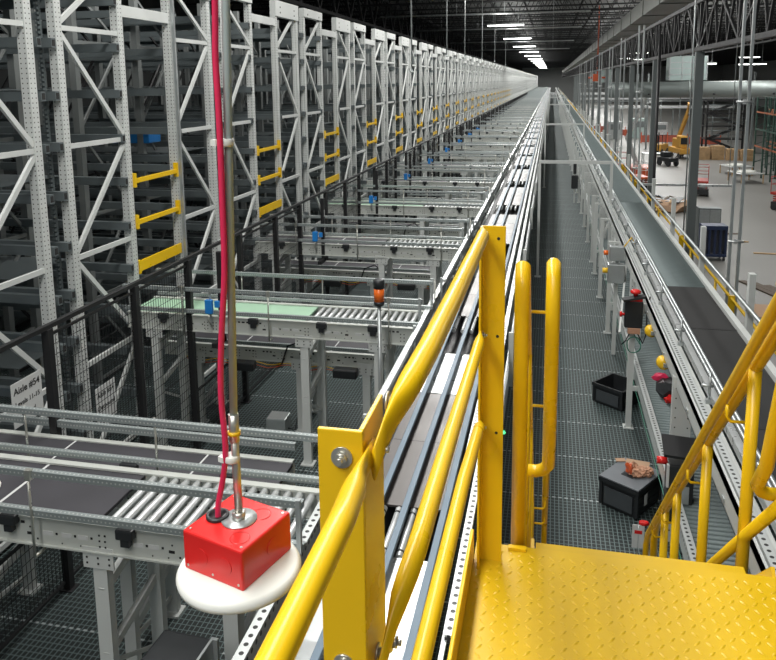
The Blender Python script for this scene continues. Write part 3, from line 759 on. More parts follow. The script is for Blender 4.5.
mb('orange').tube([(-.05, 0, .5), (-.12, 0, .5)], .04, 12).build('orange_knob', t); mb('amber').tube([(-.05, 0, .2), (-.13, 0, .2)], .045, 12).build('yellow_knob', t)
mb('rackwhite').box(.07, .13, .08, .13, -1.28, .6).build('stand', t)
mb('amber').tube([(.2, .02, .6), (.32, .1, .75), (.4, .3, .6)], .01, 6).build('yellow_cable', t)
t = thing('pendant_control', 'small dark control pendant hanging by the walkway near the second portal frame', 'control box', (.92, 28.5, .55))
mb('blackplastic').bbox(-.12, .12, -.1, .1, 0, .5, .02).bbox(-.06, .06, -.06, .06, .55, .95, .02).build('box_body', t); mb('rackwhite').box(-.02, .02, .0, .04, -.55, 0.6).build('stand', t)

# totes
def tote_mesh_parts(t, L, W, H, lid):
    b = mb('blackplastic'); w = .012
    tx, ty = L/2, W/2; bx, by = L/2-.025, W/2-.025
    def ring(z, x, y): return [(-x, -y, z), (x, -y, z), (x, y, z), (-x, y, z)]
    def shell(x0, y0, x1, y1, z0, z1, flip):
        fs = [(0, 1, 5, 4), (1, 2, 6, 5), (2, 3, 7, 6), (3, 0, 4, 7)]
        if flip: fs = [f[::-1] for f in fs]
        b.add(ring(z0, x0, y0)+ring(z1, x1, y1), fs)
    shell(bx, by, tx-.01, ty-.01, 0, H, False); shell(bx-w, by-w, tx-.01-w, ty-.01-w, .01, H, True)
    b.box(-bx, bx, -by, by, 0, .012)
    for z in (.03, H*.35, H*.65): 
        k = z/H; x = bx+(tx-bx)*k*.6; y = by+(ty-by)*k*.6
        b.box(-x-.006, x+.006, -y-.006, -y+.004, z, z+.012); b.box(x-.004, x+.008, -y, y, z, z+.012); b.box(-x-.008, -x+.004, -y, y, z, z+.012); b.box(-x, x, y-.004, y+.008, z, z+.012)
    for sx in (-1, 1):
        for sy in (-1, 1): b.box(sx*tx-.03*(sx > 0)-.002, sx*tx+.03*(sx < 0)+.002, sy*ty-.03*(sy > 0)-.002, sy*ty+.03*(sy < 0)+.002, .02, H)
    b.build('tote_body', t)
    r = mb('blackplastic')
    r.box(-tx-.01, tx+.01, -ty-.01, -ty+.012, H-.045, H); r.box(-tx-.01, tx+.01, ty-.012, ty+.01, H-.045, H)
    r.box(-tx-.01, -tx+.012, -ty, ty, H-.045, H); r.box(tx-.012, tx+.01, -ty, ty, H-.045, H); r.build('rim', t)
    p = mb('greyplastic'); p.box(-tx+.06, tx-.06, -ty-.004, -ty+.006, .05, H-.09); p.build('side_panel', t)
    if lid:
        l = mb('lidgrey').bbox(-tx-.005, tx+.005, -ty-.005, ty+.005, H, H+.018, .006)
        l.mat('blackplastic').box(-.07, .07, -.1, .1, H+.018, H+.0195)
        for q in range(-4, 5): l.mat('greyplastic').box(-.07, .07, q*.022, q*.022+.008, H+.0195, H+.022)
        l.build('lid', t)
t = thing('tote', 'closed black tote with grey lid standing on the grating walkway', 'tote', (.945, 7.9, 0), math.radians(-34))
tote_mesh_parts(t, .45, .54, .33, True)
mb('signwhite').box(.232, .235, -.14, -.08, .12, .24).build('white_label', t)
t = thing('tote', 'open empty black tote on the grating under the emergency stop station', 'tote', (1.02, 10.55, 0), math.radians(-38))
tote_mesh_parts(t, .48, .5, .30, False)
# crumpled paper bag on the lid
t = thing('paper_bag', 'crumpled brown paper bag with a red edge on the tote lid', 'bag', (1.02, 7.86, .352), .4)
mb('paper').blob((0, 0, .045), .11, .07, .055, 3, .22, 3).blob((.08, -.02, .05), .07, .06, .05, 8, .25, 3).blob((-.06, .04, .08), .06, .035, .06, 9, .25, 3).build('bag_body', t)
mb('orangepaint').blob((-.10, .03, .075), .035, .06, .065, 5, .25, 2).build('red_edge', t)
t = thing('cardboard_piece', 'flat torn piece of cardboard at the back of the closed tote', 'cardboard', (1.04, 8.12, .355), -.2)
mb('card').box(-.13, .12, -.07, .06, 0, .006).bar((-.24, -.02, .003), (-.14, .02, .003), .07, .006).build('flap', t)
t = thing('lockout_tag', 'white lockout tag with red top hanging beside the stair rail', 'tag', (.90, 6.80, .30), 0)
mb('signwhite').bbox(-.055, .055, -.004, .004, -.12, .12, .003).build('card', t)
mb('red').box(-.035, .035, -.006, -.004, .03, .065).build('printed_band', t)
mb('red').blob((.05, .02, .13), .05, .03, .03, 4, .15, 2).build('red_clip', t)
mb('galv').tube([(0, 0, -.3), (0, 0, .12)], .006, 6).build('wire', t)
t = thing('tool_pouch', 'black and red tool pouch heaped on the lower rollers behind the white channel leg', 'bag', (1.52, 9.15, .73))
mb('blackplastic').blob((0, 0, .1), .2, .24, .12, 2, .2, 2).build('bag_body', t)
mb('redcable').blob((-.12, .12, .2), .10, .06, .05, 6, .25, 2).build('red_cloth', t)
mb('red').blob((-.02, -.24, .08), .1, .05, .06, 7, .3, 2).build('red_handle', t)
mb('paper').blob((.11, .03, .22), .08, .06, .07, 8, .3, 2).build('tan_glove', t)
tag(mb('greenlight').lathe((0, 0, 0), [(.012, 0), (.016, .012), (.01, .024)], 10).build('indicator_light', None, (-.345, 6.2, 1.52)),
    'tiny lit green indicator on the main conveyor left of the yellow hoop', 'indicator')

# ------------------------------------------------------------------ deck edge guard rail (yellow) and grey posts
eg = thing('edge_guardrail', 'yellow guard rail along the right edge of the mezzanine deck', 'guard rail')
mb('yellow').tube([(2.9, 3, 1.1), (2.9, 280, 1.1)], .024, 8).build('top_rail', eg)
mb('yellow').tube([(2.9, 3, .6), (2.9, 280, .6)], .024, 8).build('mid_rail', eg)
mb('yellow').box(2.93, 2.945, 3, 280, 0, .11).build('kick_plate', eg)
pm = mb('yellow').tube([(0, 0, 0), (0, 0, 1.1)], .024, 8).box(-.05, .05, -.05, .05, 0, .012).mesh('post')
yp = mb('yellow').box(-.05, .05, -.02, .02, .55, 1.15).mesh('joint_plate')
for i in range(58): inst('post', pm, eg, (2.9, 4+i*2.4, 0))
for i in range(20): inst('joint_plate', yp, eg, (2.9, 12.4+i*4.8, 0))
for i, y in enumerate([20, 28, 36, 44, 52, 60, 68, 76, 84, 92, 100, 108, 116, 124]):
    t = thing('column', (f'{nth(i)} dark grey steel column from the camera beside the deck edge' if i < 8 else 'distant dark grey steel column beyond the deck edge'), 'column',
              (3.58, y, GZ), 0, 'dark grey roof columns')
    CH.setdefault('colm', mb('column').box(-.10, .10, -.10, -.085, 0, 9.25).box(-.10, .10, .085, .10, 0, 9.25).box(-.10, .10, -.085, .085, 0, 9.25).mesh('shaft'))
    CH.setdefault('colb', mb('column').box(-.24, .24, -.24, .24, 0, .03).mesh('base_plate'))
    inst('shaft', CH['colm'], t); inst('base_plate', CH['colb'], t)
for i, (x, y) in enumerate(((13.5, 76), (11.5, 96), (22, 66), (22, 90), (12, 112))):
    t = thing('column', f'{nth(i)} freestanding grey column out in the open hall at right', 'column', (x, y, GZ), 0, 'grey columns in the open hall')
    inst('shaft', CH['colm'], t); inst('base_plate', CH['colb'], t)
tp = mb('galv').box(-.115, -.075, -.03, .03, 0, 6.15).box(.025, .065, -.03, .03, 0, 6.15).mesh('channel_pair')
tpc = mb('galvlight').tube([(-.15, -.05, 0), (.1, -.05, 0)], .02, 6).box(-.05, .0, -.06, -.03, -.04, .04).mesh('clamp')
for i, (x, y) in enumerate(((3.06, 13), (2.6, 23.6), (2.7, 30.6), (2.8, 38), (2.8, 46), (2.8, 56), (2.8, 66), (2.8, 78))):
    t = thing('twin_post', f'{nth(i)} tall galvanised twin post from the camera rising from the deck edge to the roof', 'post', (x, y, .02), 0, 'galvanised twin posts')
    inst('channel_pair', tp, t)
    for z in (1.9, 4.2): inst('clamp', tpc, t, (0, 0, z))
t = thing('black_pipe', 'tall slender black pipe standing between the grey columns', 'pipe', (3.33, 25.3, GZ))
mb('blackpaint').tube([(0, 0, 0), (0, 0, 10)], .05, 10).build('pipe', t); mb('blackpaint').tube([(0, 0, 4.3), (0, 0, 4.45)], .09, 10).build('coupling', t)
for i, (x, y) in enumerate(((7.6, 43), (10.5, 60), (3.3, 19.3), (6.2, 48))):
    tag(mb('galv').tube([(0, 0, -2), (0, 0, 9)], .018, 5).build('hanging_cable', None, (x, y, 1.5)), f'thin vertical cable hanging from the roof over the open hall, {nth(i)} of four', 'cable')
t = thing('cross_tray', 'thin pale cable tray running across between the columns', 'cable tray', (0, 27.5, .85))
mb('galvlight').box(3.0, 6.2, -.05, .05, 0, .07).build('tray', t); mb('galv').tube([(6.1, 0, .07), (6.1, 0, 9.7)], .015, 5).build('hanger', t)
tag(mb('orangepaint').bbox(-.35, .35, -.2, .2, -.3, .3, .05).tube([(-.7, 0, 0), (.7, 0, 0)], .08, 8).tube([(0, 0, 0), (0, 0, 5.85)], .05, 8).build('red_valve', None, (3.6, 63.5, 4.75)), 'red sprinkler valve high between the distant columns', 'valve')

# ------------------------------------------------------------------ warehouse ground floor at right
def wheels(t, w, L, r, mat='blackplastic', z=GZ):
    for sx in (-1, 1):
        for sy in (-1, 1):
            inst('wheel', mb(mat).tube([(sx*w-.09, sy*L, r), (sx*w+.09, sy*L, r)], r, 14).mesh('wheel'), t)
def scissor(x, y, rz, label, mat='machinered', hh=1.0):
    t = thing('scissor_lift', label, 'scissor lift', (x, y, GZ), rz)
    wheels(t, .38, .7, .2)
    mb('blackplastic').bbox(-.4, .4, -.95, .95, .18, .55, .04).build('chassis', t)
    b = mb(mat)
    for i in range(3):
        z = .6+i*.14
        for sx in (-.28, .28): b.bar((sx, -.85, z), (sx, .85, z+.14), .05, .07); b.bar((sx, .85, z), (sx, -.85, z+.14), .05, .07)
    b.build('scissor_arms', t)
    mb(mat).bbox(-.42, .42, -1.0, 1.0, 1.02, 1.18, .02).build('platform', t)
    r = mb('machinered' if mat == 'machinered' else 'galvlight')
    for sx in (-.4, .4):
        for sy in (-.97, 0, .97): r.tube([(sx, sy, 1.15), (sx, sy, 2.2)], .022, 6)
        for z in (1.7, 2.2): r.tube([(sx, -.97, z), (sx, .97, z)], .022, 6)
    for sy in (-.97, .97):
        for z in (1.7, 2.2): r.tube([(-.4, sy, z), (.4, sy, z)], .022, 6)
    r.build('guard_rails', t)
    return t
scissor(11.1, 58.3, -.19, 'red and black scissor lift on the hall floor right of the dark column')
scissor(15.2, 52.0, .8, 'red scissor lift cut off by the right edge of the picture')
scissor(6.9, 60, .2, 'orange red lift parked between the grey columns', 'orangepaint')
scissor(5.9, 68.5, 1.2, 'small red lift behind the left grey columns')
# yellow crane lorry
t = thing('mobile_crane', 'yellow mobile crane with raised telescopic boom on the hall floor', 'crane', (14.0, 86, GZ), .2); t.scale = (.62, .8, 1)
wheels(t, 1.0, 1.5, .5)
mb('machineyellow').bbox(-1.2, 1.2, -2.3, 2.3, .55, 1.15, .08).build('chassis', t)
mb('machineyellow').bbox(-1.1, .2, -1.8, -.3, 1.15, 2.5, .12).build('cab', t)
mb('blackplastic').box(-1.0, .1, -1.83, -1.79, 1.6, 2.3).box(.18, .22, -1.7, -.5, 1.6, 2.3).build('cab_window', t)
mb('machineyellow').bbox(-.6, 1.1, .2, 2.2, 1.15, 2.1, .08).build('counterweight', t)
mb('machineyellow').bar((.1, 1.6, 1.9), (.4, -1.2, 5.2), .45, .5).bar((.35, -.9, 4.9), (.15, -1.6, 6.0), .32, .36).build('boom', t)
mb('blackpaint').tube([(.15, -1.6, 6.0), (.15, -1.7, 4.9)], .03, 5).blob((.15, -1.7, 4.8), .12, .12, .16, 1, .1, 1).build('hook', t)
# telehandler / small yellow machine
t = thing('forklift', 'small yellow lift truck behind the mobile crane', 'forklift', (12.3, 90, GZ), -.5)
wheels(t, .55, .8, .35)
mb('machineyellow').bbox(-.6, .6, -1.2, 1.2, .4, 1.2, .08).build('chassis', t)
mb('blackpaint').box(-.5, -.44, -.5, -.44, 1.2, 2.2).box(.44, .5, -.5, -.44, 1.2, 2.2).box(-.5, -.44, .6, .66, 1.2, 2.2).box(.44, .5, .6, .66, 1.2, 2.2).box(-.55, .55, -.55, .7, 2.2, 2.28).build('overhead_guard', t)
mb('blackpaint').box(-.4, -.3, -1.3, -1.2, .1, 2.6).box(.3, .4, -1.3, -1.2, .1, 2.6).box(-.4, .4, -1.3, -1.22, .3, .5).build('mast', t)
# articulated boom lift (white arms)
t = thing('boom_lift', 'white articulated boom lift with zigzag arm between the grey columns', 'boom lift', (7.3, 66, GZ), 0)
wheels(t, .9, 1.0, .4)
mb('orangepaint').bbox(-1.0, 1.0, -1.4, 1.4, .5, 1.3, .1).build('base', t)
mb('galvlight').bar((0, 0, 1.3), (-.9, .3, 3.7), .3, .34).bar((-.9, .3, 3.7), (.3, 0, 6.4), .26, .3).bar((.3, 0, 6.4), (.5, -.2, 7.6), .2, .25).build('arm', t)
mb('galvlight').tube([(.1, -.4, 7.5), (1.1, -.4, 7.5), (1.1, .4, 7.5), (.1, .4, 7.5), (.1, -.4, 7.5)], .03, 6).tube([(.1, -.4, 6.6), (1.1, -.4, 6.6), (1.1, .4, 6.6), (.1, .4, 6.6), (.1, -.4, 6.6)], .03, 6).tube([(.1, -.4, 6.6), (.1, -.4, 7.5)], .03, 6).tube([(1.1, -.4, 6.6), (1.1, -.4, 7.5)], .03, 6).tube([(1.1, .4, 6.6), (1.1, .4, 7.5)], .03, 6).build('basket', t)
# black cart
t = thing('utility_cart', 'black wheeled cart on the hall floor left of the dark column', 'cart', (11.5, 78, GZ), .5)
wheels(t, .45, .7, .32)
mb('blackplastic').bbox(-.55, .55, -1.0, 1.0, .45, .85, .06).build('body', t)
mb('blackplastic').bbox(-.35, .55, .1, .8, .85, 1.35, .06).tube([(-.2, -.9, .85), (-.3, -1.3, 1.4), (.3, -1.3, 1.4), (.2, -.9, .85)], .04, 6).build('seat_and_handle', t)
t = thing('work_table', 'pale green work table beside the black cart', 'table', (10.5, 80.5, GZ), .1)
mb('galvlight').bbox(-1.2, 1.2, -.5, .5, .95, 1.03, .02).build('table_top', t)
for sx in (-1.1, 1.1):
    for sy in (-.4, .4): mb('galv').box(sx-.04, sx+.04, sy-.04, sy+.04, 0, .95).build('leg', t)
# rubbish heap
t = thing('scrap_heap', 'heap of grey and brown scrap packing on the floor beyond the deck edge', 'scrap heap', (7.95, 51.5, GZ))
q = random.Random(5)
for i in range(26):
    b = mb(q.choice(['card', 'galvlight', 'darkwood', 'wood', 'greyplastic']))
    a = q.uniform(0, PI); L = q.uniform(.4, .9); x, y, z = q.uniform(-1, 1), q.uniform(-1.4, 1.2), q.uniform(.08, .7)
    b.bar((x-math.cos(a)*L, y-math.sin(a)*L, z), (x+math.cos(a)*L, y+math.sin(a)*L, z+q.uniform(0, .3)), q.uniform(.1, .35), .06); b.build('scrap_board', t)
mb('card').blob((0, 0, .1), 1.2, 1.5, .6, 4, .25, 2).build('wrapped_pile', t)
# timber boards lying about
for i, (x, y, rz, L, mt, lb) in enumerate(((9.9, 43.6, .1, 1.2, 'darkwood', 'dark board on the floor just right of the grey cabinet'),
        (10.6, 38.8, 0, 1.3, 'wood', 'light board on the floor right of the twin steel posts'), (9.9, 41.5, .05, .9, 'wood', 'short board on the floor behind the twin steel posts'),
        (10.3, 33.2, -.12, 1.4, 'wood', 'light board on the floor at the right edge'))):
    tag(mb(mt).box(-L/2, L/2, -.07, .07, 0, .05).build('timber_board', None, (x, y, GZ), (0, 0, rz)), lb, 'board')
for i in range(3):
    tag(mb('darkwood').box(-.14, .14, -1.7, 1.7, .0, .06).build('long_plank', None, (8.7+i*.42, 31.6-i*.3, GZ), (0, 0, .35)), f'long dark plank lying on the floor at right, {nth(i)} of three from the left', 'plank')
t = thing('cardboard_sheet', 'flat cardboard sheet with a curled corner on the floor at the right edge', 'cardboard', (9.0, 28.9, GZ))
mb('card').box(-1.6, 1.2, -.8, .9, 0, .02).build('sheet', t)
mb('darksheet').tube([(-.6, -.2, .05), (0, .3, .25), (.8, .4, .3), (1.1, 0, .05)], .03, 6).build('strap', t)
# grey cabinet and navy pallet trolley
t = thing('electrical_cabinet', 'grey electrical cabinet on the floor right of the dark column', 'cabinet', (8.1, 40.5, GZ))
mb('column').bbox(-.55, .55, -.35, .35, 0, 2.0, .03).build('body', t); mb('galv').box(-.5, -.01, -.37, -.35, .08, 1.92).build('door', t); mb('galv').box(.01, .5, -.37, -.35, .08, 1.92).build('door', t)
t = thing('panel_trolley', 'navy blue panel trolley standing in front of the grey cabinet', 'trolley', (7.7, 37.2, GZ), .1)
mb('navy').bbox(-.55, .55, -.4, .4, .2, .32, .02).build('deck', t)
u_ = mb('navy')
for x in (-.5, -.25, 0, .25, .5): u_.box(x-.05, x+.05, -.35, .35, .32, 1.5)
u_.box(-.55, .55, -.38, .38, 1.5, 1.7); u_.build('rack_panels', t)
for sx in (-.45, .45):
    for sy in (-.3, .3): inst('caster', mb('blackplastic').tube([(sx-.03, sy, .1), (sx+.03, sy, .1)], .1, 10).mesh('caster'), t)
# pallets
def pallet_stack(x, y, n, label, rz=0):
    t = thing('pallet_stack', label, 'pallet stack', (x, y, GZ), rz)
    for i in range(n):
        b = mb('wood'); z = i*.15
        for k in range(7): b.box(-.6+k*.18, -.6+k*.18+.12, -.5, .5, z+.12, z+.14)
        for yy in (-.48, -.03, .42): b.box(-.6, .6, yy, yy+.08, z+.02, z+.12)
        for k in range(3): b.box(-.6+k*.55, -.5+k*.55, -.5, .5, z, z+.02)
        b.build('pallet', t)
pallet_stack(16.0, 84.5, 9, 'stack of wooden pallets left of the twin steel posts')
pallet_stack(17.4, 84.5, 10, 'tall middle stack of wooden pallets behind the twin steel posts', .1)
pallet_stack(18.8, 84.2, 8, 'stack of wooden pallets just left of the green racks', -.1)
pallet_stack(20.1, 83.6, 8, 'stack of wooden pallets touching the foot of the green racks', .05)
for i, (x, y, lb) in enumerate(((15.2, 66.4, 'nearer long table covered with white boards by the green racks'), (15.6, 71.5, 'farther long table covered with white boards by the green racks'))):
    t = thing('work_table', lb, 'table', (x+.8, y, GZ), .25); t.scale = (.75, .75, 1)
    mb('galvlight').bbox(-1.3, 1.3, -1.6, 1.6, .75, .82, .02).build('table_top', t)
    mb('white').bbox(-1.2, .4, -1.3, .3, .83, .93, .02).bbox(-.2, 1.2, .0, 1.4, .83, .9, .02).build('white_boards', t)
    for sx in (-1.2, 1.2):
        for sy in (-1.5, 1.5): mb('wood').box(sx-.05, sx+.05, sy-.05, sy+.05, 0, .75).build('leg', t)
# red construction barriers
for i, (x, y, rz, L) in enumerate(((14.6, 106, .12, 5.2), (10.3, 118, .0, 4.5), (7.3, 126, .4, 4.0), (19.5, 103, -.05, 4.0), (6.0, 98, 1.2, 4))):
    t = thing('safety_barrier', f'red mesh safety barrier on the hall floor, {nth(i)} nearest of the red barriers' if 0 else ['red mesh safety barrier behind the yellow crane', 'long red mesh barrier far behind the grey columns', 'faraway red mesh barrier near the leftmost grey columns', 'red mesh barrier behind the pallet stacks', 'red mesh barrier turned edge on left of the white boom lift'][i], 'barrier', (x, y, GZ), rz)
    mb('barrier').box(-L/2, L/2, -.02, .02, .1, 1.05).build('mesh_sheet', t)
    for k in range(4): mb('orangepaint').box(-L/2+k*L/3-.05, -L/2+k*L/3+.05, -.06, .06, 0, 1.45).build('post', t)
# white cabinets far back
for i, (x, y, w, h, m_) in enumerate(((12.6, 115, 2.0, 2.9, 'hvac'), (15.5, 115, 2.3, 2.3, 'galvlight'), (9.0, 112, 1.8, 2.6, 'galv'))):
    t = thing('equipment_cabinet', ['pale equipment cabinet left of the crane boom far back', 'white equipment cabinet right of the first far back', 'grey equipment cabinet far back between columns'][i], 'cabinet', (x, y, GZ))
    mb(m_).bbox(-w/2, w/2, -.6, .6, 0, h, .05).build('body', t); mb('column').box(-w/2+.2, w/2-.2, -.63, -.6, h*.55, h*.85).build('panel', t)
# dark steel stair tower
t = thing('stair_tower', 'dark steel stair tower behind the pallet stacks', 'stair tower', (20.0, 95, GZ))
b = mb('blackpaint')
for sx in (-2, 2):
    for sy in (-1.2, 1.2): b.box(sx-.1, sx+.1, sy-.1, sy+.1, 0, 6.0)
b.build('frame_posts', t)
for k, z in enumerate((1.5, 3.0, 4.5, 6.0)):
    mb('blackpaint').box(-2.1, 2.1, -1.3, 1.3, z-.1, z).build('landing', t)
    s_ = 1 if k % 2 else -1; f_ = mb('blackpaint')
    for j in range(8): f_.box(-1.8*s_+s_*j*.45-.2, -1.8*s_+s_*j*.45+.2, -1.2, -.2, z-1.5+j*.19, z-1.46+j*.19)
    f_.bar((-1.9*s_, -1.25, z-1.5), (1.7*s_, -1.25, z), .05, .3); f_.build('stair_flight', t)
    mb('darkrail').tube([(-2, -1.3, z+1), (2, -1.3, z+1)], .04, 6).tube([(-2, -1.3, z+.5), (2, -1.3, z+.5)], .04, 6).build('handrail', t)
# green pallet racking
def green_rack(x, y0, n, label, H=7.6, rz=0):
    t = thing('pallet_rack', label, 'pallet rack', (x, y0, GZ), rz)
    um = mb('rackgreen')
    for dx in (0, 1.1):
        um.box(dx-.06, dx+.06, -.07, .07, 0, H)
    for k in range(9):
        um.bar((0, 0, .3+k*.8), (1.1, 0, .7+k*.8) if k % 2 else (1.1, 0, .3+k*.8), .04, .05)
    um = um.mesh('upright_frame')
    for i in range(n+1): inst('upright_frame', um, t, (0, i*2.7, 0))
    for z, m_ in ((2.6, 'rackorange'), (5.6, 'rackorange'), (4.1, 'rackgreen'), (7.0, 'rackgreen')):
        for dx in (-.02, 1.12): mb(m_).box(dx-.03, dx+.03, 0, n*2.7, z-.07, z+.07).build('beam', t)
green_rack(17.9, 61, 4, 'green pallet rack with orange beams at the right edge')
green_rack(20.3, 61, 6, 'second green pallet rack standing behind the first at the right edge')
t = thing('column_guard', 'yellow column guard post at the near end of the green rack', 'guard', (17.2, 60.6, GZ))
mb('machineyellow').bbox(-.25, .25, -.25, .25, 0, 2.6, .04).build('guard_body', t); mb('blackpaint').box(-.3, .3, -.3, .3, 0, .05).build('base_plate', t)
# distant elevated conveyors crossing the hall
for i, (y, z, x0, x1) in enumerate(((108, .6, 5, 24), (124, 2.2, 4.5, 30), (140, 1.0, 5, 40))):
    t = thing('elevated_conveyor', f'{nth(i)} pale elevated conveyor crossing the hall far behind the crane', 'conveyor', (0, y, z))
    mb('galvlight').box(x0, x1, -.4, .4, 0, .35).build('bed', t); b = mb('galv')
    b.tube([(x0, -.4, 1.0), (x1, -.4, 1.0)], .05, 6); b.build('guide_rail', t)
    for k in range(6): mb('column').box(x0+.5+k*(x1-x0-1)/5-.08, x0+.5+k*(x1-x0-1)/5+.08, -.1, .1, GZ-z, 0).build('leg', t)

# ------------------------------------------------------------------ yellow crossover platform, rails and stair
pf = thing('crossover_platform', 'yellow steel platform with raised tread pattern in the foreground', 'platform')
PX0, PX1, PY0, PYE = -.222, 1.35, .15, 2.39
mb('plate').box(PX0, PX1, PY0, PYE, 2.992, 3.0).box(PX0, PX1, PYE-.008, PYE, 2.80, 2.992).build('deck_plate', pf)
lug = mb('plate')
def lugs():
    pit = .034
    nx = int((PX1-PX0)/pit); ny = int((PYE-1.2)/pit)
    for i in range(nx):
        for j in range(ny):
            cx = PX0+.02+i*pit; cy = 1.22+j*pit; a = PI/4 if (i+j) % 2 else -PI/4
            if cx > PX1-.02 or cy > PYE-.015: continue
            ca, sa = math.cos(a), math.sin(a); L, w, h = .0155, .005, .0045
            P = [(-L, 0, 0), (0, -w, 0), (L, 0, 0), (0, w, 0), (-L*.45, 0, h), (L*.45, 0, h)]
            lug.add([(cx+x*ca-y*sa, cy+x*sa+y*ca, 3.0+z) for x, y, z in P], [(0, 1, 4), (1, 5, 4), (1, 2, 5), (2, 3, 5), (3, 4, 5), (3, 0, 4)], True)
lugs(); lug.build('tread_pattern', pf)
mb('yellow').bbox(PX0-.012, PX0, PY0, 2.30, 2.90, 3.105, .003).build('kick_plate', pf)
mb('yellow').bar((-.11, PYE-.02, 3.006), (-.05, PYE-.02, 3.006), .02, .010).build('weld_tab', pf)
for x in (PX0+.04, PX1-.06):
    for y in (.5, 1.35): mb('yellow').box(x-.04, x+.04, y-.04, y+.04, 0, 2.99).build('support_leg', pf)
def bolt(c, ax, r=.0085, th=.007):
    b = mb('zinc'); c = Vector(c); ax = Vector(ax)
    b.tube([c, c+ax*.003], r*1.7, 16); b.tube([c+ax*.003, c+ax*(.003+th)], r, 6); b.tube([c+ax*.01, c+ax*.016], r*.5, 8)
    return b
gl = thing('guard_railing', 'yellow foreground guard railing with angle posts and flattened tube ends', 'guard railing')
# near angle post: flange facing the camera plus side flange
mb('yellow').bbox(-.289, -.228, .865, .872, 2.75, 4.155, .0015).bbox(-.235, -.228, .872, .985, 2.75, 4.155, .0015).build('angle_post', gl)
mb('yellow').bbox(-.207, -.130, 2.296, 2.303, 2.80, 4.150, .0015).bbox(-.207, -.200, 2.235, 2.296, 2.80, 4.150, .0015).build('angle_post', gl)
def flat_tube(pts, r, flat0, flat1):
    """tube with ends hammered flat (thin in x, tall in z)"""
    n = len(pts); rads = []
    P = [Vector(p) for p in pts]; tot = [0]
    for i in range(1, n): tot.append(tot[-1]+(P[i]-P[i-1]).length)
    out = []; N = 40
    b = mb('yellow'); ring = []
    for i in range(N+1):
        s_ = tot[-1]*i/N
        k = max(j for j in range(n) if tot[j] <= s_+1e-9); k = min(k, n-2)
        f = (s_-tot[k])/(tot[k+1]-tot[k]); p = P[k].lerp(P[k+1], f)
        e = 1.
        if flat0: e = min(e, max(0, (s_-.035)/.10))
        if flat1: e = min(e, max(0, (tot[-1]-s_-.035)/.10))
        e = e*e*(3-2*e)
        out.append(p); rads.append((.0045+(r-.0045)*e, r*1.28-(r*.28)*e))
    return out, rads
def ftube(pts, r, f0, f1, offx=.0):
    p, rads = flat_tube(pts, r, f0, f1); b = mb('yellow'); n = 20; o = []
    for c, (rx, rz_) in zip(p, rads):
        for k in range(n):
            t = 2*PI*k/n; o.append(c+Vector((math.cos(t)*rx, 0, math.sin(t)*rz_)))
    fs = [(i*n+k, (i+1)*n+k, (i+1)*n+(k+1) % n, i*n+(k+1) % n) for i in range(len(p)-1) for k in range(n)]
    fs.append(list(range(n))); fs.append([(len(p)-1)*n+k for k in range(n-1, -1, -1)])
    return b.add(o, fs, True)
ftube([(-.203, .10, 4.155), (-.203, .68, 4.150), (-.222, .82, 4.118), (-.222, .90, 4.112)], .0145, False, True).build('top_rail', gl)
ftube([(-.214, .870, 4.110), (-.203, .91, 4.150), (-.190, .97, 4.172), (-.182, 1.10, 4.180), (-.180, 1.43, 4.176), (-.184, 2.10, 4.158), (-.203, 2.29, 4.128)], .0185, True, True).build('top_rail', gl)
ftube([(-.218, .89, 3.775), (-.205, .955, 3.84), (-.188, 1.03, 3.885), (-.190, 1.30, 3.872), (-.196, 2.12, 3.82), (-.203, 2.29, 3.80)], .0165, True, True).build('mid_rail', gl)
ftube([(-.216, .86, 3.655), (-.190, 1.0, 3.655), (-.185, 1.65, 3.653), (-.192, 2.12, 3.56), (-.203, 2.30, 3.48)], .0165, True, True).build('low_rail', gl)
for c, ax in (((-.256, .865, 4.118), (0, -1, 0)), ((-.26, .865, 3.815), (0, -1, 0)), ((-.216, .955, 4.158), (1, 0, 0)), ((-.216, .895, 4.118), (1, 0, 0)), ((-.228, .925, 3.785), (1, 0, 0)), ((-.214, .955, 3.782), (1, 0, 0))):
    bolt(c, ax).build('bolt', gl)
for c in ((-.198, 2.27, 4.125), (-.198, 2.27, 3.80), (-.198, 2.275, 3.485)): bolt(c, (1, 0, 0), .009).build('bolt', gl)
for z in (4.11, 3.79, 3.46): mb('hole').tube([(-.152, 2.2955, z), (-.152, 2.2948, z)], .005, 10).build('bolt_hole', gl)

st = thing('access_stair', 'yellow stair with double handrails going down from the platform to the walkway', 'stair')
SL = .943
def zr(y): return 3.82-SL*(y-2.53)
for x in (-.03, .76):
    mb('yellow').bar((x, 2.40, 2.90), (x, 5.52, -.02+.08), .012, .22).build('stringer', st)
tr = mb('plate').box(-.02, .75, -.11, .11, -.012, 0).box(-.02, .75, -.11, -.104, -.04, 0).mesh('tread')
for i in range(1, 13): inst('tread', tr, st, (0, 2.42+i*.24, 3.0-i*.228))
for x, nm in ((-.08, 'guard_rail'), (.80, 'guard_rail')):
    mb('yellow').tube([(x, 2.42, 2.95), (x, 2.42, 3.92), (x, 2.45, 3.985), (x, 2.50, 3.96), (x, 2.60, zr(2.60)+.09), (x, 5.12, zr(5.12)+.11), (x, 5.20, zr(5.2)+.03), (x, 5.22, .05)], .0255, 14).build(nm, st)
    mb('yellow').tube([(x, 2.42, zr(2.42)-.63), (x, 5.20, zr(5.20)-.63)], .0225, 12).build('mid_rail', st)
    for y in (2.98, 3.70, 4.42, 4.80): mb('yellow').tube([(x, y, 2.93-.95*(y-2.39)), (x, y, zr(y)+.095)], .0250, 12).build('rail_post', st)
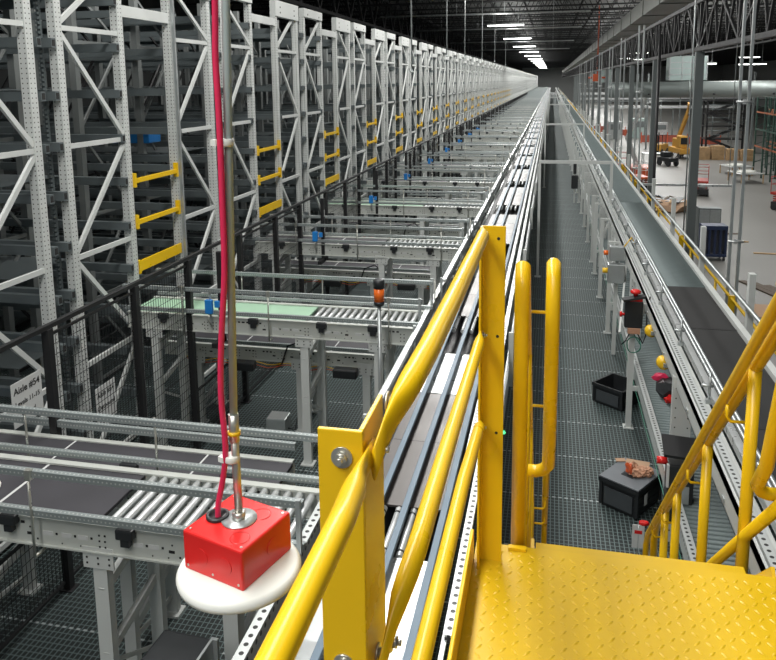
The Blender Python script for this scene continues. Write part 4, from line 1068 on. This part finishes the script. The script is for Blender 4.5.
for x, sx in ((.020, -1), (.74, 1)):
    mb('yellow').tube([(x, 2.70, 3.25), (x, 2.58, 3.36), (x, 2.44, 3.72), (x, 2.42, 3.90), (x, 2.45, 3.98), (x, 2.50, 3.935)] if False else
                      [(x, 2.52, 3.94), (x, 2.48, 3.99), (x, 2.43, 3.97)], .0225, 12).build('rail_bend', st)
    mb('yellow').tube([(x, 2.45, 3.97), (x, 2.53, 3.90), (x, 5.08, zr(5.08)), (x, 5.16, zr(5.16)-.06), (x, 5.17, .70)], .0205, 14).build('handrail', st)
    mb('yellow').tube([(x, 2.45, 4.0), (x, 2.40, 3.96), (x, 2.38, 3.82), (x, 2.55, 3.30), (x, 2.64, 3.18), (x+sx*.02, 2.655, 3.15), (x+sx*.045, 2.66, 3.14), (x+sx*.075, 2.66, 3.14)], .0235, 14).build('handrail_loop', st)
    for y in (3.12, 3.84, 4.56, 4.90):
        z = zr(y)
        mb('yellow').tube([(x, y, z), (x, y, z-.05), (x+sx*.015, y, z-.07), (x+sx*.07, y, z-.07)], .007, 8).build('rail_bracket', st)
    mb('yellow').tube([(x, 2.45, 3.83), (x+sx*.07, 2.45, 3.83)], .006, 8).build('rail_bracket', st)

# ------------------------------------------------------------------ hanging red box with white dome
hb = thing('hanging_sensor', 'red junction box on a white round disc hanging by a conduit in the foreground', 'hanging sensor', (-.418, .888, 3.935), math.radians(-17))
mb('red').bbox(-.053, .053, -.053, .053, 0, .058, .003).build('red_box', hb)
for (x, y) in ((.02, .028), (.03, -.03)): mb('red').lathe((x, y, .058), [(.014, 0), (.014, .0004), (.012, .0004)], 20).build('knockout', hb)
for sx in (-.02, .022): mb('red').tube([(sx, -.0532, .028), (sx, -.0540, .028)], .012, 16).build('knockout', hb)
mb('red').tube([(.0532, .01, .03), (.0540, .01, .03)], .012, 16).build('knockout', hb)
sc = mb('zinc')
for (x, y) in ((-.045, -.045), (.045, .045), (-.045, .045), (.045, -.045)): sc.tube([(x, y, .058), (x, y, .0588)], .0018, 8)
for x in (-.045, 0, .045): sc.tube([(x, -.053, .008), (x, -.0536, .008)], .0018, 8)
sc.build('screws', hb)
mb('white').lathe((.007, -.008, -.020), [(.02, 0), (.077, .0), (.0855, .006), (.0865, .012), (.083, .018), (.0795, .0205)], 48).build('white_disc', hb)
mb('galv').lathe((.0, .004, .058), [(.025, 0), (.025, .002), (.006, .0022)], 28).build('washer', hb)
mb('zinc').lathe((.0, .004, .060), [(.010, 0), (.010, .010), (.007, .0102)], 6).build('hex_nut', hb)
mb('zinc').tube([(.0, .004, .06), (-.002, .004, .20)], .0058, 12).build('threaded_rod', hb)
mb('zinc').tube([(-.002, .004, .175), (-.002, .004, .215)], .0072, 12).mat('amber').tube([(-.002, .004, .185), (-.002, .004, .190)], .009, 12).build('coupling', hb)
mb('conduit').tube([(-.002, .004, .20), (.015, .004, .70), (.21, .01, 6.6)], .0055, 12).build('conduit', hb)
ring = mb('blackplastic').lathe((-.031, -.006, .058), [(.0165, 0), (.0165, .004), (.0125, .005), (.0125, .001)], 20); ring.build('grommet', hb)
cab = [(-.031, -.006, .050), (-.029, -.005, .08), (-.019, -.004, .12), (-.010, -.006, .168), (-.0125, -.007, .247), (-.006, -.008, .326), (.006, -.009, .42), (.008, -.009, .51), (.009, -.009, .585), (.009, -.009, .64), (.007, -.008, .70), (.009, -.006, .773), (.02, -.004, 1.1), (.06, .0, 2.4), (.20, .0, 6.6)]
def smooth(pts, k=4):
    P = [Vector(p) for p in pts]; out = []
    for i in range(len(P)-1):
        a = P[max(i-1, 0)]; b = P[i]; c = P[i+1]; d = P[min(i+2, len(P)-1)]
        if (c-b).length > .5: out.append(b); continue
        for j in range(k):
            t = j/k; out.append(.5*((2*b)+(-a+c)*t+(2*a-5*b+4*c-d)*t*t+(-a+3*b-3*c+d)*t**3))
    out.append(P[-1]); return out
mb('redcable').tube(smooth(cab), .0042, 10).build('red_cable', hb)
mb('redcable').tube([p+Vector((-.0035, .004, 0)) for p in smooth(cab)], .0032, 8).build('red_cable', hb)
for z, x in ((.145, -.006), (.585, .008)):
    mb('white').lathe((x, .002, z), [(.010, 0), (.011, .002), (.011, .009), (.010, .010)], 16).box(x-.015, x-.006, -.010, -.003, z+.001, z+.009).build('cable_tie', hb)

# ------------------------------------------------------------------ small pieces become children of the part that carries them
def nest(child_names, parent_name, only=None):
    for root in [o for o in COL.objects if o.parent is None and o.type == 'EMPTY']:
        if only and not root.name.split('.')[0] in only: continue
        ch = list(root.children)
        ps = [c for c in ch if c.name.split('.')[0] == parent_name]
        if not ps: continue
        for c in ch:
            if c.name.split('.')[0] in child_names:
                p = min(ps, key=lambda q: (q.location-c.location).length) if len(ps) > 1 else ps[0]
                m = c.matrix_basis.copy(); c.parent = p; c.matrix_parent_inverse = p.matrix_basis.inverted(); c.matrix_basis = m
nest({'lettering'}, 'board'); nest({'rim', 'side_panel', 'white_label'}, 'tote_body'); nest({'cab_window'}, 'cab'); nest({'hook'}, 'boom')
nest({'yellow_knob', 'orange_knob', 'name_plate', 'red_mushroom_button', 'red_side_button', 'cable_gland_plate', 'hood'}, 'box_body')
nest({'screws', 'knockout', 'grommet', 'washer'}, 'red_box'); nest({'hex_nut'}, 'threaded_rod'); nest({'cable_tie', 'coupling'}, 'conduit')
nest({'printed_band'}, 'card'); nest({'bolt_hole', 'bolt'}, 'angle_post'); nest({'tread_pattern', 'weld_tab'}, 'deck_plate')
nest({'rail_bracket', 'rail_bend'}, 'handrail'); nest({'valve_bracket'}, 'blue_valve'); nest({'joint_flange'}, 'duct_run'); nest({'duct_seams', 'air_nozzle'}, 'duct_barrel')
nest({'belt_seam'}, 'belt'); nest({'casing_ribs', 'hanger'}, 'casing'); nest({'door'}, 'body')

# ------------------------------------------------------------------ light
w = bpy.data.worlds.new('world'); SC.world = w; w.use_nodes = True
w.node_tree.nodes['Background'].inputs[0].default_value = (.86, .95, 1, 1); w.node_tree.nodes['Background'].inputs[1].default_value = .22
def area(x, y, z, sx, sy, e, col=(1, .99, .96), rot=(0, 0, 0)):
    l = bpy.data.lights.new('area_lamp', 'AREA'); l.shape = 'RECTANGLE'; l.size = sx; l.size_y = sy; l.energy = e; l.color = col
    o = bpy.data.objects.new('area_lamp', l); COL.objects.link(o); o.location = (x, y, z); o.rotation_euler = rot
area(-2.4, 4, 9.2, 1.2, 22, 2500)
area(-3.0, 30, 9.2, 1.2, 24, 3300)
area(-3.0, 62, 8.2, .8, 40, 3800)
area(-3.0, 120, 8.2, .8, 70, 9000)
area(-3.0, 210, 8.2, .8, 100, 13000)
area(1.6, 12, 9.0, .8, 20, 250)
area(13, 45, 9.0, 2, 30, 4200)
area(13, 85, 9.0, 2, 40, 7500)
area(14, 130, 9.0, 2, 50, 9000)
area(14, 220, 9.0, 2, 120, 20000)
area(-4, 275, 8.0, 20, 10, 9000)  # added lamp without a fitting, brightens the far end wall
area(-10, 14, 9.0, 1, 24, 900)
area(0, -1.5, 7.5, 3, 2, 120, rot=(math.radians(35), 0, 0))
area(-3, 70, 8.0, 1, 80, 2500, rot=(PI, 0, 0))  # added upward lamps from here on, they lighten the roof deck and joists
area(5, 60, 7.6, 1, 80, 2500, rot=(PI, 0, 0))
area(14, 80, 8.0, 1, 80, 2500, rot=(PI, 0, 0))
area(-3, 160, 8.0, 1, 60, 4500, rot=(PI, 0, 0))
SC.view_settings.view_transform = 'Standard'
SC.view_settings.look = 'None'
SC.view_settings.exposure = -.8
SC.cycles.use_denoising = True
SC.cycles.max_bounces = 6; SC.cycles.diffuse_bounces = 3; SC.cycles.glossy_bounces = 3
